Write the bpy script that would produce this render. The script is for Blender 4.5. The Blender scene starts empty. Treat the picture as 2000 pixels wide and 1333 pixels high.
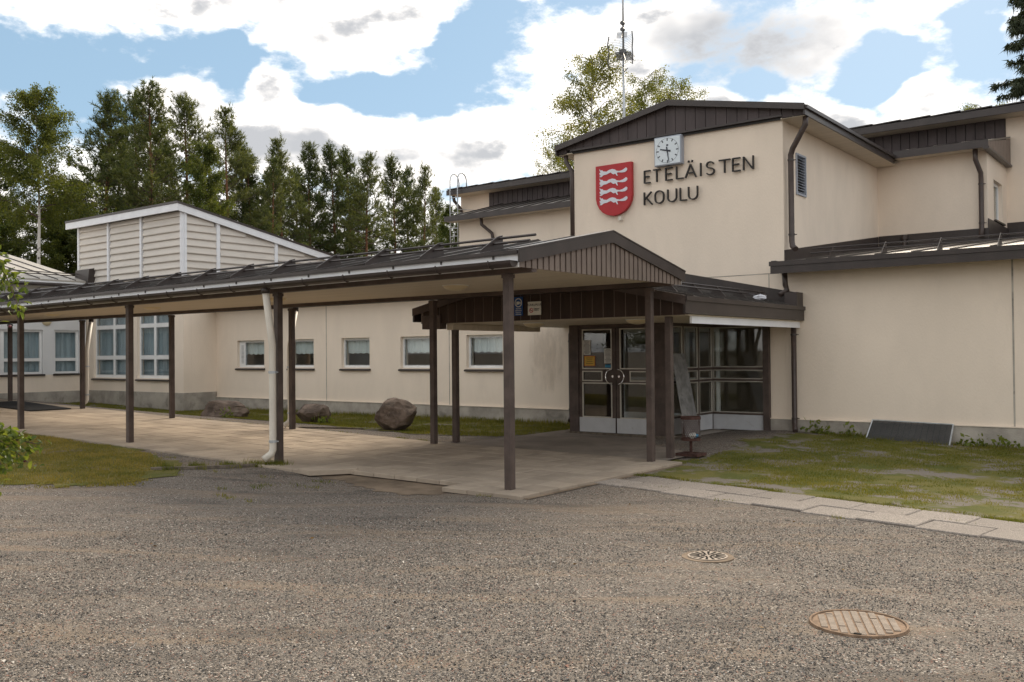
import bpy, math, random
import numpy as np
from mathutils import Vector, Matrix
R = math.radians
SC = bpy.context.scene
COL = SC.collection

# ------------------------------------------------------------------ camera
cam_d = bpy.data.cameras.new('camera'); cam = bpy.data.objects.new('camera', cam_d); COL.objects.link(cam)
cam_d.sensor_width = 36.0; cam_d.lens = 36.0 * 1815.4 / 2000.0; cam_d.clip_end = 8000; cam_d.clip_start = 0.1
_r = Vector((0.79258511, 0.60969326, -0.00910896)); _u = Vector((0.01504979, -0.00462596, 0.99987604)); _f = Vector((-0.60957555, 0.79262395, 0.01284222))
cam.matrix_world = Matrix(((_r.x, _u.x, -_f.x, 0), (_r.y, _u.y, -_f.y, 0), (_r.z, _u.z, -_f.z, 1.6), (0, 0, 0, 1)))
SC.camera = cam

# ------------------------------------------------------------------ light
SUN_AZ = R(-11.0)      # measured from +Y towards +X
SUN_EL = R(37.0)
sun_d = bpy.data.lights.new('sun', 'SUN'); sun = bpy.data.objects.new('sun', sun_d); COL.objects.link(sun)
sun_d.energy = 2.0; sun_d.angle = R(28); sun_d.color = (1.0, 0.87, 0.70)
sdir = Vector((math.sin(SUN_AZ) * math.cos(SUN_EL), math.cos(SUN_AZ) * math.cos(SUN_EL), math.sin(SUN_EL)))
sun.rotation_euler = sdir.to_track_quat('Z', 'Y').to_euler()

SC.view_settings.view_transform = 'Standard'; SC.view_settings.look = 'None'
SC.view_settings.exposure = 1.4; SC.view_settings.gamma = 1.0
SC.view_settings.use_curve_mapping = False
SC.render.engine = 'CYCLES'
SC.cycles.max_bounces = 8; SC.cycles.transparent_max_bounces = 12
SC.cycles.use_denoising = True

class NT:
    """small node-tree helper"""
    def __init__(s, tree): s.t = tree; s.n = tree.nodes; s.l = tree.links
    def node(s, kind, **kw):
        n = s.n.new(kind)
        for k, v in kw.items(): setattr(n, k, v)
        return n
    def link(s, a, b): s.l.new(a, b)
    def put(s, v, sock):
        if hasattr(v, 'is_output'): s.l.new(v, sock)
        else: sock.default_value = v
    def math(s, op, a, b=None, c=None, clamp=False):
        n = s.n.new('ShaderNodeMath'); n.operation = op; n.use_clamp = clamp
        s.put(a, n.inputs[0])
        if b is not None: s.put(b, n.inputs[1])
        if c is not None: s.put(c, n.inputs[2])
        return n.outputs[0]
    def vmath(s, op, a, b=None):
        n = s.n.new('ShaderNodeVectorMath'); n.operation = op
        s.put(a, n.inputs[0])
        if b is not None: s.put(b, n.inputs[1])
        return n.outputs['Value'] if op in ('LENGTH', 'DISTANCE', 'DOT_PRODUCT') else n.outputs[0]
    def remap(s, v, a, b, c=0.0, d=1.0, smooth=True):
        n = s.n.new('ShaderNodeMapRange'); n.interpolation_type = 'SMOOTHSTEP' if smooth else 'LINEAR'
        s.put(v, n.inputs[0]); n.inputs[1].default_value = a; n.inputs[2].default_value = b
        n.inputs[3].default_value = c; n.inputs[4].default_value = d
        return n.outputs[0]
    def mix(s, fac, a, b, blend='MIX'):
        n = s.n.new('ShaderNodeMix'); n.data_type = 'RGBA'; n.blend_type = blend
        s.put(fac, n.inputs[0])
        for v, sock in ((a, n.inputs[6]), (b, n.inputs[7])):
            if isinstance(v, tuple) and len(v) == 3: v = (*v, 1)
            s.put(v, sock)
        return n.outputs[2]
    def noise(s, vec, scale, detail=4, rough=0.55, dist=0.0, out=0):
        n = s.n.new('ShaderNodeTexNoise'); n.inputs['Scale'].default_value = scale
        n.inputs['Detail'].default_value = detail; n.inputs['Roughness'].default_value = rough
        n.inputs['Distortion'].default_value = dist
        if vec is not None: s.l.new(vec, n.inputs['Vector'])
        return n.outputs[out]

# ------------------------------------------------------------------ sky with broken cloud
world = bpy.data.worlds.new('World'); SC.world = world; world.use_nodes = True
world.cycles.sampling_method = 'MANUAL'; world.cycles.sample_map_resolution = 256
W = NT(world.node_tree); W.n.clear()
wo = W.node('ShaderNodeOutputWorld'); bg = W.node('ShaderNodeBackground'); bg.inputs[1].default_value = 0.1
sky = W.node('ShaderNodeTexSky', sky_type='NISHITA'); sky.sun_disc = False
sky.sun_elevation = SUN_EL; sky.sun_rotation = SUN_AZ; sky.air_density = 1.0; sky.dust_density = 0.6; sky.ozone_density = 1.5
tc = W.node('ShaderNodeTexCoord'); dirv = W.vmath('NORMALIZE', tc.outputs['Generated'])
sx = W.node('ShaderNodeSeparateXYZ'); W.link(dirv, sx.inputs[0])
az = W.math('MULTIPLY', W.math('ARCTAN2', sx.outputs[0], sx.outputs[1]), 57.29578)
el = W.math('MULTIPLY', W.math('ARCSINE', sx.outputs[2]), 57.29578)
cx = W.node('ShaderNodeCombineXYZ'); W.link(az, cx.inputs[0]); W.link(el, cx.inputs[1]); ae = cx.outputs[0]
# warp the lookup so that the cloud banks get ragged outlines
stretch = W.vmath('MULTIPLY', dirv, (1.0, 1.0, 1.9))
wn = W.node('ShaderNodeTexNoise'); wn.inputs['Scale'].default_value = 9.0; wn.inputs['Detail'].default_value = 3; wn.inputs['Roughness'].default_value = 0.6
W.link(stretch, wn.inputs['Vector'])
wsep = W.node('ShaderNodeSeparateColor'); W.link(wn.outputs['Color'], wsep.inputs[0])
wv = W.vmath('MULTIPLY', W.vmath('SUBTRACT', wn.outputs['Color'], (0.5, 0.5, 0.5)), (6.0, 3.4, 0.0))
aew = W.vmath('ADD', ae, wv)
# cloud banks and blue gaps: azimuth, elevation, half-widths (degrees), weight
BANKS = [(-62.5,19.6,5.5,1.7,1.0), (-55.0,19.4,5.0,2.0,1.0), (-47.5,18.9,5.2,2.6,1.0), (-57.8,15.2,3.4,1.5,1.0), (-51.6,14.4,2.2,1.8,1.0), (-49.0,12.4,9.5,1.9,1.0), (-39.3,13.0,5.0,2.2,.9), (-31.0,17.8,7.5,3.2,1.0), (-18.5,18.0,6.5,2.3,1.0), (-29.5,13.0,10.0,2.6,1.0), (-20.5,12.4,3.6,2.2,.9), (-13.2,13.9,2.6,1.0,.9),
         (-64.2,15.4,3.4,1.9,-.9), (-54.0,16.7,2.0,1.2,-.8), (-44.6,15.5,5.0,1.25,-1.1), (-40.8,18.3,1.6,2.2,-1.0), (-16.4,15.6,2.2,1.6,-1.1), (-10.8,16.8,1.2,1.6,-1.0), (-22.6,15.5,1.4,.8,-1.0)]
dens = None
for a, e, sa, se, w in BANKS:
    dlen = W.vmath('LENGTH', W.vmath('MULTIPLY', W.vmath('SUBTRACT', aew, (a, e, 0)), (1 / sa, 1 / se, 0)))
    b = W.remap(dlen, 1.45, 0.35, 0.0, w * 0.62)
    dens = b if dens is None else W.math('ADD', dens, b)
fb = W.noise(stretch, 13.0, 7, 0.6)
low = W.noise(stretch, 2.6, 2, 0.5)
dens = W.math('ADD', W.math('MINIMUM', dens, 0.55), W.math('MULTIPLY', W.math('SUBTRACT', fb, 0.5), 2.1))
dens = W.math('ADD', dens, W.remap(el, 14.5, 9.0, 0.0, 0.45))
# away from the banks the sky carries the same mix of cloud and blue
dens = W.math('ADD', dens, W.math('MULTIPLY', W.math('SUBTRACT', low, 0.44), 0.7))
# unseen cloud added overhead and to the sides, matching the front, for ambient light
side = W.math('MAXIMUM', W.remap(W.math('ABSOLUTE', W.math('ADD', az, 37.0)), 34.0, 50.0), W.remap(el, 20.5, 27.0))
dens = W.math('ADD', dens, W.math('MULTIPLY', side, 0.28))
cover = W.remap(dens, 0.02, 0.52, 0.0, 1.0)
thick = W.remap(dens, 0.30, 0.85, 0.0, 1.0)
grey = W.vmath('LENGTH', W.vmath('MULTIPLY', W.vmath('SUBTRACT', aew, (-23.5, 17.9, 0)), (1 / 7.8, 1 / 2.6, 0)))
grey = W.remap(grey, 1.4, 0.35, 0.0, 1.0)
sh = W.math('MULTIPLY', thick, W.remap(W.math('ADD', wsep.outputs[2], W.math('MULTIPLY', W.math('SUBTRACT', fb, 0.5), 0.6)), 0.33, 0.64))
sh = W.math('MAXIMUM', W.math('MULTIPLY', sh, 0.95), W.math('MULTIPLY', grey, W.remap(fb, 0.3, 0.6, 0.75, 1.0)))
ccol = W.mix(sh, (6.7, 6.35, 5.95), (2.1, 2.17, 2.3))
skyc = W.mix(0.6, W.mix(1.0, sky.outputs[0], (0.40, 0.40, 0.40), 'MULTIPLY'), (1.72, 2.6, 3.35))
fin = W.mix(cover, skyc, ccol)
W.link(fin, bg.inputs[0]); W.link(bg.outputs[0], wo.inputs[0])

# ------------------------------------------------------------------ materials
MATS = {}
def mat(name, col, rough=0.7, spec=0.35, var=0.0, vscale=3.0, bump=0.0, bscale=60.0, metal=0.0, dirt=None, stretchv=None, objc=False, rnd=0.0):
    m = bpy.data.materials.new(name); m.use_nodes = True; T = NT(m.node_tree); T.n.clear()
    o = T.node('ShaderNodeOutputMaterial'); p = T.node('ShaderNodeBsdfPrincipled'); T.link(p.outputs[0], o.inputs[0])
    p.inputs['Roughness'].default_value = rough; p.inputs['Specular IOR Level'].default_value = spec; p.inputs['Metallic'].default_value = metal
    if objc: pos = T.node('ShaderNodeTexCoord').outputs['Object']
    else: pos = T.node('ShaderNodeNewGeometry').outputs['Position']
    if stretchv: pos = T.vmath('MULTIPLY', pos, stretchv)
    c = (*col, 1)
    cc = None
    if var:
        n1 = T.noise(pos, vscale, 6, 0.6)
        lo = tuple(x * (1 - var) for x in col); hi = tuple(min(1, x * (1 + var)) for x in col)
        cc = T.mix(T.remap(n1, 0.3, 0.7), lo, hi)
    if dirt:
        dcol, dscale, lo, hi, amt = dirt
        n2 = T.noise(pos, dscale, 7, 0.65, 0.6)
        cc = T.mix(T.math('MULTIPLY', T.remap(n2, lo, hi), amt), cc if cc is not None else c, (*dcol, 1))
    if rnd:      # piece-to-piece difference
        oi = T.node('ShaderNodeObjectInfo'); gi = T.node('ShaderNodeNewGeometry')
        rv = T.math('FRACT', T.math('ADD', oi.outputs['Random'], gi.outputs['Random Per Island']))
        cm_ = T.node('ShaderNodeCombineColor'); f_ = T.math('ADD', 1 - rnd, T.math('MULTIPLY', rv, 2 * rnd))
        for q in range(3): T.link(f_, cm_.inputs[q])
        cc = T.mix(1.0, cc if cc is not None else c, cm_.outputs[0], 'MULTIPLY')
    if cc is not None: T.link(cc, p.inputs['Base Color'])
    else: p.inputs['Base Color'].default_value = c
    if bump:
        bn = T.node('ShaderNodeBump'); bn.inputs['Strength'].default_value = bump; bn.inputs['Distance'].default_value = 0.01
        T.link(T.noise(pos, bscale, 4, 0.6), bn.inputs['Height']); T.link(bn.outputs[0], p.inputs['Normal'])
    MATS[name] = m
    return m
M = {}
M['stucco'] = mat('cream_stucco', (0.80, 0.69, 0.572), 0.88, 0.2, 0.045, 0.9, 0.5, 38, dirt=((0.54, 0.46, 0.38), 0.8, 0.50, 0.80, 0.26), stretchv=(1, 1, 0.45))
M['stucco_white'] = mat('white_stucco', (0.70, 0.70, 0.70), 0.85, 0.2, 0.04, 0.8, 0.3, 45)
M['concrete'] = mat('plinth_concrete', (0.38, 0.345, 0.30), 0.9, 0.2, 0.22, 2.2, 0.6, 35, dirt=((0.12, 0.11, 0.09), 1.7, 0.55, 0.72, 0.65))
M['brown'] = mat('dark_brown_paint', (0.085, 0.062, 0.053), 0.55, 0.35, 0.25, 4, 0.2, 30, dirt=((0.20, 0.165, 0.14), 9.0, 0.64, 0.74, 0.55))
M['board'] = mat('brown_boarding', (0.046, 0.027, 0.019), 0.62, 0.3, 0.25, 5, 0.3, 40, stretchv=(1, 1, 0.12))
M['gable_board'] = mat('grey_brown_boarding', (0.075, 0.060, 0.060), 0.6, 0.3, 0.16, 4, 0.25, 40, stretchv=(1, 1, 0.12))
M['rib_sheet'] = mat('taupe_ribbed_sheet', (0.175, 0.135, 0.112), 0.5, 0.4, 0.1, 3)
M['metal_brown'] = mat('brown_sheet_metal', (0.041, 0.031, 0.028), 0.38, 0.5, 0.2, 2.5, dirt=((0.09, 0.075, 0.062), 3.0, 0.6, 0.75, 0.4))
M['roof_metal'] = mat('weathered_roof_sheet', (0.046, 0.039, 0.035), 0.33, 0.55, 0.25, 1.5, dirt=((0.14, 0.12, 0.10), 2.4, 0.55, 0.75, 0.5))
M['roof_sky_sheen'] = mat('sky_sheen_roof_sheet', (0.40, 0.37, 0.33), 0.4, 0.5, 0.1, 1.5)  # pale base colour carries the sky reflection on the left wing roof
M['white_metal'] = mat('white_sheet_metal', (0.80, 0.81, 0.82), 0.45, 0.45, 0.06, 2)
M['white_frame'] = mat('white_window_frame', (0.78, 0.78, 0.77), 0.45, 0.4, 0.04, 3)
M['soffit'] = mat('cream_soffit', (0.62, 0.54, 0.43), 0.6, 0.3, 0.07, 3, stretchv=(0.15, 3, 1))
M['pipe_white'] = mat('ivory_downpipe', (0.66, 0.61, 0.53), 0.42, 0.45, 0.06, 3)
M['pipe_brown'] = mat('brown_downpipe', (0.058, 0.040, 0.034), 0.4, 0.45, 0.2, 4, dirt=((0.16, 0.10, 0.075), 5.0, 0.6, 0.75, 0.5))
M['siding'] = mat('greige_lap_siding', (0.66, 0.61, 0.55), 0.6, 0.3, 0.05, 3, 0.12, 50, stretchv=(0.3, 0.3, 3), dirt=((0.40, 0.37, 0.33), 4, 0.6, 0.75, 0.35))
M['white_wood'] = mat('white_painted_trim', (0.82, 0.83, 0.86), 0.5, 0.35, 0.04, 3)
M['glassframe'] = mat('aluminium_strip', (0.50, 0.47, 0.41), 0.42, 0.5, 0.08, 6, metal=0.3)
M['kick'] = mat('grey_kick_plate', (0.52, 0.53, 0.55), 0.5, 0.4, 0.06, 4, dirt=((0.30, 0.28, 0.25), 5, 0.58, 0.75, 0.4))
M['chrome'] = mat('chrome', (0.75, 0.75, 0.75), 0.12, 0.5, metal=1.0)
M['galv'] = mat('galvanised_steel', (0.46, 0.48, 0.50), 0.42, 0.5, 0.15, 12, metal=0.6)
M['dark_steel'] = mat('dark_steel', (0.085, 0.085, 0.085), 0.4, 0.5, 0.1, 8, metal=0.5)
M['red'] = mat('red_enamel', (0.42, 0.020, 0.026), 0.42, 0.4, 0.06, 4)
M['foxwhite'] = mat('white_enamel', (0.66, 0.67, 0.72), 0.45, 0.4)
M['black'] = mat('black_paint', (0.018, 0.015, 0.014), 0.45, 0.4)
M['clockface'] = mat('clock_dial', (0.66, 0.72, 0.76), 0.3, 0.5)
M['clockcase'] = mat('clock_case', (0.33, 0.36, 0.42), 0.4, 0.5)
M['hand'] = mat('clock_hand', (0.03, 0.035, 0.05), 0.5, 0.3)
M['rust'] = mat('rusty_red_steel', (0.075, 0.038, 0.031), 0.75, 0.25, 0.4, 18, dirt=((0.07, 0.035, 0.025), 14, 0.45, 0.65, 0.7))
M['blue'] = mat('blue_sign', (0.012, 0.075, 0.26), 0.45, 0.4)
M['signwhite'] = mat('sign_white', (0.72, 0.70, 0.62), 0.5, 0.4)
M['signred'] = mat('sign_red', (0.45, 0.03, 0.03), 0.5, 0.4)
M['paper'] = mat('paper', (0.62, 0.61, 0.57), 0.8, 0.2, 0.04, 9)
M['paper_yellow'] = mat('yellow_paper', (0.62, 0.40, 0.09), 0.8, 0.2, 0.06, 9)
M['paper_orange'] = mat('orange_paper', (0.55, 0.16, 0.06), 0.8, 0.2)
M['paper_blue'] = mat('blue_sticker', (0.05, 0.30, 0.52), 0.6, 0.3)
M['ink'] = mat('ink', (0.05, 0.045, 0.04), 0.8, 0.1)
M['interior'] = mat('interior_plaster', (0.55, 0.47, 0.37), 0.9, 0.2, 0.1, 1)
M['interior_floor'] = mat('interior_floor', (0.36, 0.30, 0.24), 0.4, 0.4, 0.15, 2)
M['interior_dark'] = mat('interior_timber', (0.045, 0.030, 0.022), 0.6, 0.3, 0.2, 4)
M['curtain'] = mat('sheer_curtain', (0.66, 0.70, 0.70), 0.9, 0.1)
M['curtain_grey'] = mat('reflection_tinted_curtain', (0.30, 0.36, 0.40), 0.9, 0.1, 0.25, 2.5, stretchv=(1, 1, .1))  # teal curtain, darkened to carry the dark bluish reflection in the panes
M['lamp'] = mat('opal_lamp_glass', (0.66, 0.55, 0.36), 0.35, 0.5)
M['zinc'] = mat('dull_zinc_sheet', (0.27, 0.27, 0.27), 0.55, 0.4, 0.25, 5, metal=0.35, dirt=((0.10, 0.10, 0.10), 8, 0.5, 0.7, 0.6))
M['mat_rubber'] = mat('rubber_mat', (0.022, 0.022, 0.024), 0.85, 0.2, 0.3, 20)
M['iron'] = mat('cast_iron_light', (0.31, 0.255, 0.205), 0.85, 0.4, 0.18, 14)
M['iron_rust'] = mat('cast_iron_rust', (0.20, 0.135, 0.09), 0.9, 0.2, 0.3, 16)
M['hole'] = mat('dark_void', (0.01, 0.009, 0.008), 0.9, 0.1)
M['slab'] = mat('concrete_paver', (0.37, 0.305, 0.24), 0.9, 0.2, 0.13, 1.3, 0.7, 160, dirt=((0.20, 0.165, 0.13), 2.2, 0.50, 0.75, 0.5), rnd=0.13)
M['pathslab'] = mat('washed_aggregate_paver', (0.26, 0.228, 0.20), 0.9, 0.2, 0.42, 70, 1.0, 90, dirt=((0.20, 0.17, 0.15), 2.5, 0.5, 0.75, 0.5), rnd=0.10)
M['pad'] = mat('worn_concrete', (0.25, 0.21, 0.175), 0.9, 0.2, 0.2, 0.9, 0.8, 120, dirt=((0.13, 0.11, 0.09), 1.3, 0.5, 0.72, 0.55))
M['rock'] = mat('granite', (0.15, 0.112, 0.088), 0.9, 0.25, 0.45, 3.5, 1.0, 14, dirt=((0.27, 0.225, 0.18), 5, 0.55, 0.72, 0.55))
M['oldwood'] = mat('weathered_timber', (0.15, 0.125, 0.10), 0.9, 0.15, 0.35, 9, 0.4, 40)
M['trunk'] = mat('pine_bark', (0.17, 0.085, 0.050), 0.95, 0.1, 0.4, 3, objc=True)
M['twig'] = mat('twig_bark', (0.10, 0.075, 0.06), 0.95, 0.1, 0.3, 6, objc=True)

def foliage(name, a, b, trans, vs=1.2, rough=0.6, tcol=None):
    m = bpy.data.materials.new(name); m.use_nodes = True; T = NT(m.node_tree); T.n.clear()
    o = T.node('ShaderNodeOutputMaterial'); p = T.node('ShaderNodeBsdfPrincipled'); p.inputs['Roughness'].default_value = rough; p.inputs['Specular IOR Level'].default_value = 0.3
    g = T.node('ShaderNodeNewGeometry'); oi = T.node('ShaderNodeObjectInfo')
    n = T.noise(g.outputs['Position'], vs, 5, 0.65)
    n = T.math('ADD', n, T.math('MULTIPLY', T.math('SUBTRACT', oi.outputs['Random'], 0.5), 0.22))
    n = T.math('ADD', n, T.math('MULTIPLY', T.math('SUBTRACT', g.outputs['Random Per Island'], 0.5), 0.30))
    c = T.mix(T.remap(n, 0.28, 0.72), a, b)
    T.link(c, p.inputs['Base Color'])
    tr = T.node('ShaderNodeBsdfTranslucent'); T.link(T.mix(1.0, c, tcol or (1.5, 1.35, 0.6), 'MULTIPLY'), tr.inputs[0])
    mx = T.node('ShaderNodeMixShader'); mx.inputs[0].default_value = trans
    T.link(p.outputs[0], mx.inputs[1]); T.link(tr.outputs[0], mx.inputs[2]); T.link(mx.outputs[0], o.inputs[0])
    return m
M['needle'] = foliage('pine_needles', (0.034, 0.056, 0.018), (0.125, 0.145, 0.052), 0.36)
M['spruce_needle'] = foliage('spruce_needles', (0.014, 0.024, 0.012), (0.045, 0.058, 0.026), 0.15)
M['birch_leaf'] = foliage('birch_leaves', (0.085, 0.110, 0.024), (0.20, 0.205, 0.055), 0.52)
M['birch_dark'] = foliage('dark_birch_leaves', (0.045, 0.070, 0.014), (0.125, 0.145, 0.032), 0.45)  # darker leaf green, also used for the undergrowth
M['apple_leaf'] = foliage('crab_apple_leaves', (0.065, 0.10, 0.020), (0.17, 0.21, 0.045), 0.5, 14, 0.35)
M['grass'] = foliage('grass_blades', (0.095, 0.115, 0.018), (0.215, 0.20, 0.046), 0.42, 1.3, 0.7)
M['dry_grass'] = foliage('dry_yellow_grass', (0.13, 0.13, 0.026), (0.29, 0.23, 0.065), 0.42, 1.6, 0.7)
M['berry'] = mat('dark_red_berry', (0.10, 0.012, 0.018), 0.3, 0.5)
M['leaf_dead'] = mat('fallen_leaf', (0.22, 0.13, 0.05), 0.8, 0.2, 0.3, 20)

def birch_bark():
    m = bpy.data.materials.new('birch_bark'); m.use_nodes = True; T = NT(m.node_tree)
    p = T.n['Principled BSDF']; p.inputs['Roughness'].default_value = 0.8
    pos = T.node('ShaderNodeTexCoord').outputs['Object']
    n = T.noise(T.vmath('MULTIPLY', pos, (2.0, 2.0, 5.0)), 1.6, 6, 0.7)
    T.link(T.mix(T.remap(n, 0.54, 0.62), (0.55, 0.53, 0.49), (0.06, 0.05, 0.045)), p.inputs['Base Color'])
    return m
M['birch_bark'] = birch_bark()

def glass_mat(name, tint, ior=1.5, rough=0.0):
    m = bpy.data.materials.new(name); m.use_nodes = True; T = NT(m.node_tree); T.n.clear()
    o = T.node('ShaderNodeOutputMaterial'); tr = T.node('ShaderNodeBsdfTransparent'); tr.inputs[0].default_value = (*tint, 1)
    gl = T.node('ShaderNodeBsdfGlossy'); gl.inputs['Roughness'].default_value = rough
    ge = T.node('ShaderNodeNewGeometry'); cs_ = T.math('ABSOLUTE', T.vmath('DOT_PRODUCT', ge.outputs['Incoming'], ge.outputs['Normal']))
    fr = T.math('ADD', 0.045, T.math('MULTIPLY', 0.95, T.math('POWER', T.math('SUBTRACT', 1.0, cs_), 4.5)))
    mx = T.node('ShaderNodeMixShader'); T.link(T.math('MULTIPLY', fr, 1.1, clamp=True), mx.inputs[0])
    T.link(tr.outputs[0], mx.inputs[1]); T.link(gl.outputs[0], mx.inputs[2]); T.link(mx.outputs[0], o.inputs[0])
    return m
M['glass'] = glass_mat('window_glass', (0.94, 0.96, 0.955))

def gravel_mat():
    m = bpy.data.materials.new('yard_gravel'); m.use_nodes = True; T = NT(m.node_tree)
    p = T.n['Principled BSDF']; p.inputs['Roughness'].default_value = 0.93; p.inputs['Specular IOR Level'].default_value = 0.25
    pos = T.node('ShaderNodeNewGeometry').outputs['Position']
    def vor(scale, out):
        v = T.node('ShaderNodeTexVoronoi'); v.inputs['Scale'].default_value = scale; T.link(pos, v.inputs['Vector']); return v.outputs[out]
    def grit(scale):
        s = T.node('ShaderNodeSeparateColor'); T.link(vor(scale, 'Color'), s.inputs[0]); return s.outputs[0], s.outputs[1]
    a, a2 = grit(95.0); b, b2 = grit(180.0)
    rmp = T.node('ShaderNodeValToRGB'); T.link(a, rmp.inputs[0])
    e = rmp.color_ramp.elements; e[0].position = 0.0; e[0].color = (0.018, 0.017, 0.016, 1); e[1].position = 1.0; e[1].color = (0.62, 0.56, 0.49, 1)
    for ps, c in ((0.25, (0.062, 0.054, 0.047, 1)), (0.5, (0.142, 0.121, 0.101, 1)), (0.75, (0.225, 0.19, 0.156, 1)), (0.92, (0.34, 0.295, 0.245, 1))):
        x = e.new(ps); x.color = c
    r2 = T.node('ShaderNodeValToRGB'); T.link(b, r2.inputs[0])
    e = r2.color_ramp.elements; e[0].color = (0.035, 0.031, 0.028, 1); e[1].color = (0.33, 0.285, 0.24, 1)
    c = T.mix(T.remap(T.noise(pos, 9, 4, 0.6), 0.40, 0.66), rmp.outputs[0], r2.outputs[0])
    # sandy, trodden patches and wheel-swept bands between the coarser chips
    rot = T.node('ShaderNodeVectorRotate', rotation_type='Z_AXIS'); T.link(pos, rot.inputs['Vector']); rot.inputs['Angle'].default_value = -0.62
    band = T.noise(T.vmath('MULTIPLY', rot.outputs[0], (0.30, 2.2, 1.0)), 1.1, 6, 0.62, 0.6)
    c = T.mix(T.math('MULTIPLY', T.remap(band, 0.50, 0.66), 0.62), c, (0.245, 0.188, 0.135))
    dark = T.noise(T.vmath('MULTIPLY', rot.outputs[0], (0.35, 1.4, 1.0)), 1.7, 5, 0.6)
    c = T.mix(T.math('MULTIPLY', T.remap(dark, 0.52, 0.70), 0.55), c, (0.075, 0.067, 0.060))
    red = T.remap(a2, 0.95, 0.97, smooth=False)
    c = T.mix(T.math('MULTIPLY', red, 0.6), c, (0.30, 0.13, 0.09))
    T.link(c, p.inputs['Base Color'])
    bp = T.node('ShaderNodeBump'); bp.inputs['Strength'].default_value = 0.9; bp.inputs['Distance'].default_value = 0.012
    h = T.math('ADD', T.math('SUBTRACT', 1.0, vor(95.0, 'Distance')), T.math('MULTIPLY', T.noise(pos, 200, 3, 0.6), 0.6))
    T.link(h, bp.inputs['Height']); T.link(bp.outputs[0], p.inputs['Normal'])
    return m
M['gravel'] = gravel_mat()

def turf_mat(name, green, dry, soil, lo, hi):
    m = bpy.data.materials.new(name); m.use_nodes = True; T = NT(m.node_tree)
    p = T.n['Principled BSDF']; p.inputs['Roughness'].default_value = 0.95; p.inputs['Specular IOR Level'].default_value = 0.15
    pos = T.node('ShaderNodeNewGeometry').outputs['Position']
    c = T.mix(T.remap(T.noise(pos, 1.8, 5, 0.6), 0.35, 0.65), green, dry)
    c = T.mix(T.math('MULTIPLY', T.noise(pos, 60, 3, 0.7), 0.5), c, (0.05, 0.06, 0.02))
    c = T.mix(T.remap(T.noise(pos, 1.3, 6, 0.68, 0.4), lo, hi), c, soil)
    T.link(c, p.inputs['Base Color'])
    bp = T.node('ShaderNodeBump'); bp.inputs['Strength'].default_value = 0.9; bp.inputs['Distance'].default_value = 0.02
    T.link(T.noise(pos, 80, 4, 0.7), bp.inputs['Height']); T.link(bp.outputs[0], p.inputs['Normal'])
    return m
M['turf'] = turf_mat('patchy_turf', (0.105, 0.115, 0.025), (0.19, 0.165, 0.05), (0.20, 0.175, 0.15), 0.50, 0.57)
M['turf_dry'] = turf_mat('dry_turf', (0.125, 0.125, 0.030), (0.24, 0.19, 0.065), (0.19, 0.16, 0.13), 0.56, 0.66)
M['sand'] = mat('damp_sand', (0.19, 0.145, 0.105), 0.95, 0.15, 0.3, 3, 0.8, 60)

# ------------------------------------------------------------------ mesh helpers
class MB:
    def __init__(s): s.v = []; s.f = []
    def add(s, vs, fs):
        o = len(s.v); s.v += [tuple(p) for p in vs]; s.f += [tuple(i + o for i in f) for f in fs]; return s
    def box(s, x0, x1, y0, y1, z0, z1):
        if x0 > x1: x0, x1 = x1, x0
        if y0 > y1: y0, y1 = y1, y0
        if z0 > z1: z0, z1 = z1, z0
        return s.add([(x0,y0,z0),(x1,y0,z0),(x1,y1,z0),(x0,y1,z0),(x0,y0,z1),(x1,y0,z1),(x1,y1,z1),(x0,y1,z1)],
                     [(3,2,1,0),(4,5,6,7),(0,1,5,4),(1,2,6,5),(2,3,7,6),(3,0,4,7)])
    def prism(s, pts, off):
        """closed polygon pts (3-D, counter-clockwise seen against off) extruded by off"""
        n = len(pts); off = Vector(off); a = [Vector(p) for p in pts]
        return s.add(a + [p + off for p in a], [tuple(range(n))[::-1], tuple(range(n, 2 * n))] + [(i, (i + 1) % n, n + (i + 1) % n, n + i) for i in range(n)])
    def tube(s, pts, rad, n=8, cap=True, half=False):
        pts = [Vector(p) for p in pts]; rings = []
        rads = rad if isinstance(rad, (list, tuple)) else [rad] * len(pts)
        ref = None
        for i, p in enumerate(pts):
            if i == 0: d = pts[1] - p
            elif i == len(pts) - 1: d = p - pts[i - 1]
            else: d = (pts[i + 1] - p).normalized() + (p - pts[i - 1]).normalized()
            d.normalize()
            if ref is None: ref = Vector((0, 0, 1)) if abs(d.z) < 0.9 else Vector((1, 0, 0))
            x = d.cross(ref).normalized(); y = x.cross(d).normalized()
            if abs(d.z) < 0.9 or True: ref = y
            rr_ = float(rads[i]); rings.append([p + rr_ * (math.cos(2 * math.pi * k / n) * x + math.sin(2 * math.pi * k / n) * y) for k in range(n)])
        o = len(s.v)
        for rg in rings: s.v += [tuple(q) for q in rg]
        for i in range(len(rings) - 1):
            for k in range(n):
                s.f.append((o + i * n + k, o + i * n + (k + 1) % n, o + (i + 1) * n + (k + 1) % n, o + (i + 1) * n + k))
        if cap:
            s.f.append(tuple(o + k for k in range(n))[::-1]); s.f.append(tuple(o + (len(rings) - 1) * n + k for k in range(n)))
        return s
    def mesh(s, name, m=None, smooth=False):
        me = bpy.data.meshes.new(name); me.from_pydata(s.v, [], s.f)
        if m is not None: me.materials.append(M[m] if isinstance(m, str) else m)
        if smooth:
            me.polygons.foreach_set('use_smooth', [True] * len(me.polygons))
        me.update(); return me
    def build(s, name, m, parent=None, smooth=False, kind=None):
        return place(name, s.mesh(name, m, smooth), parent, kind=kind)

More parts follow.
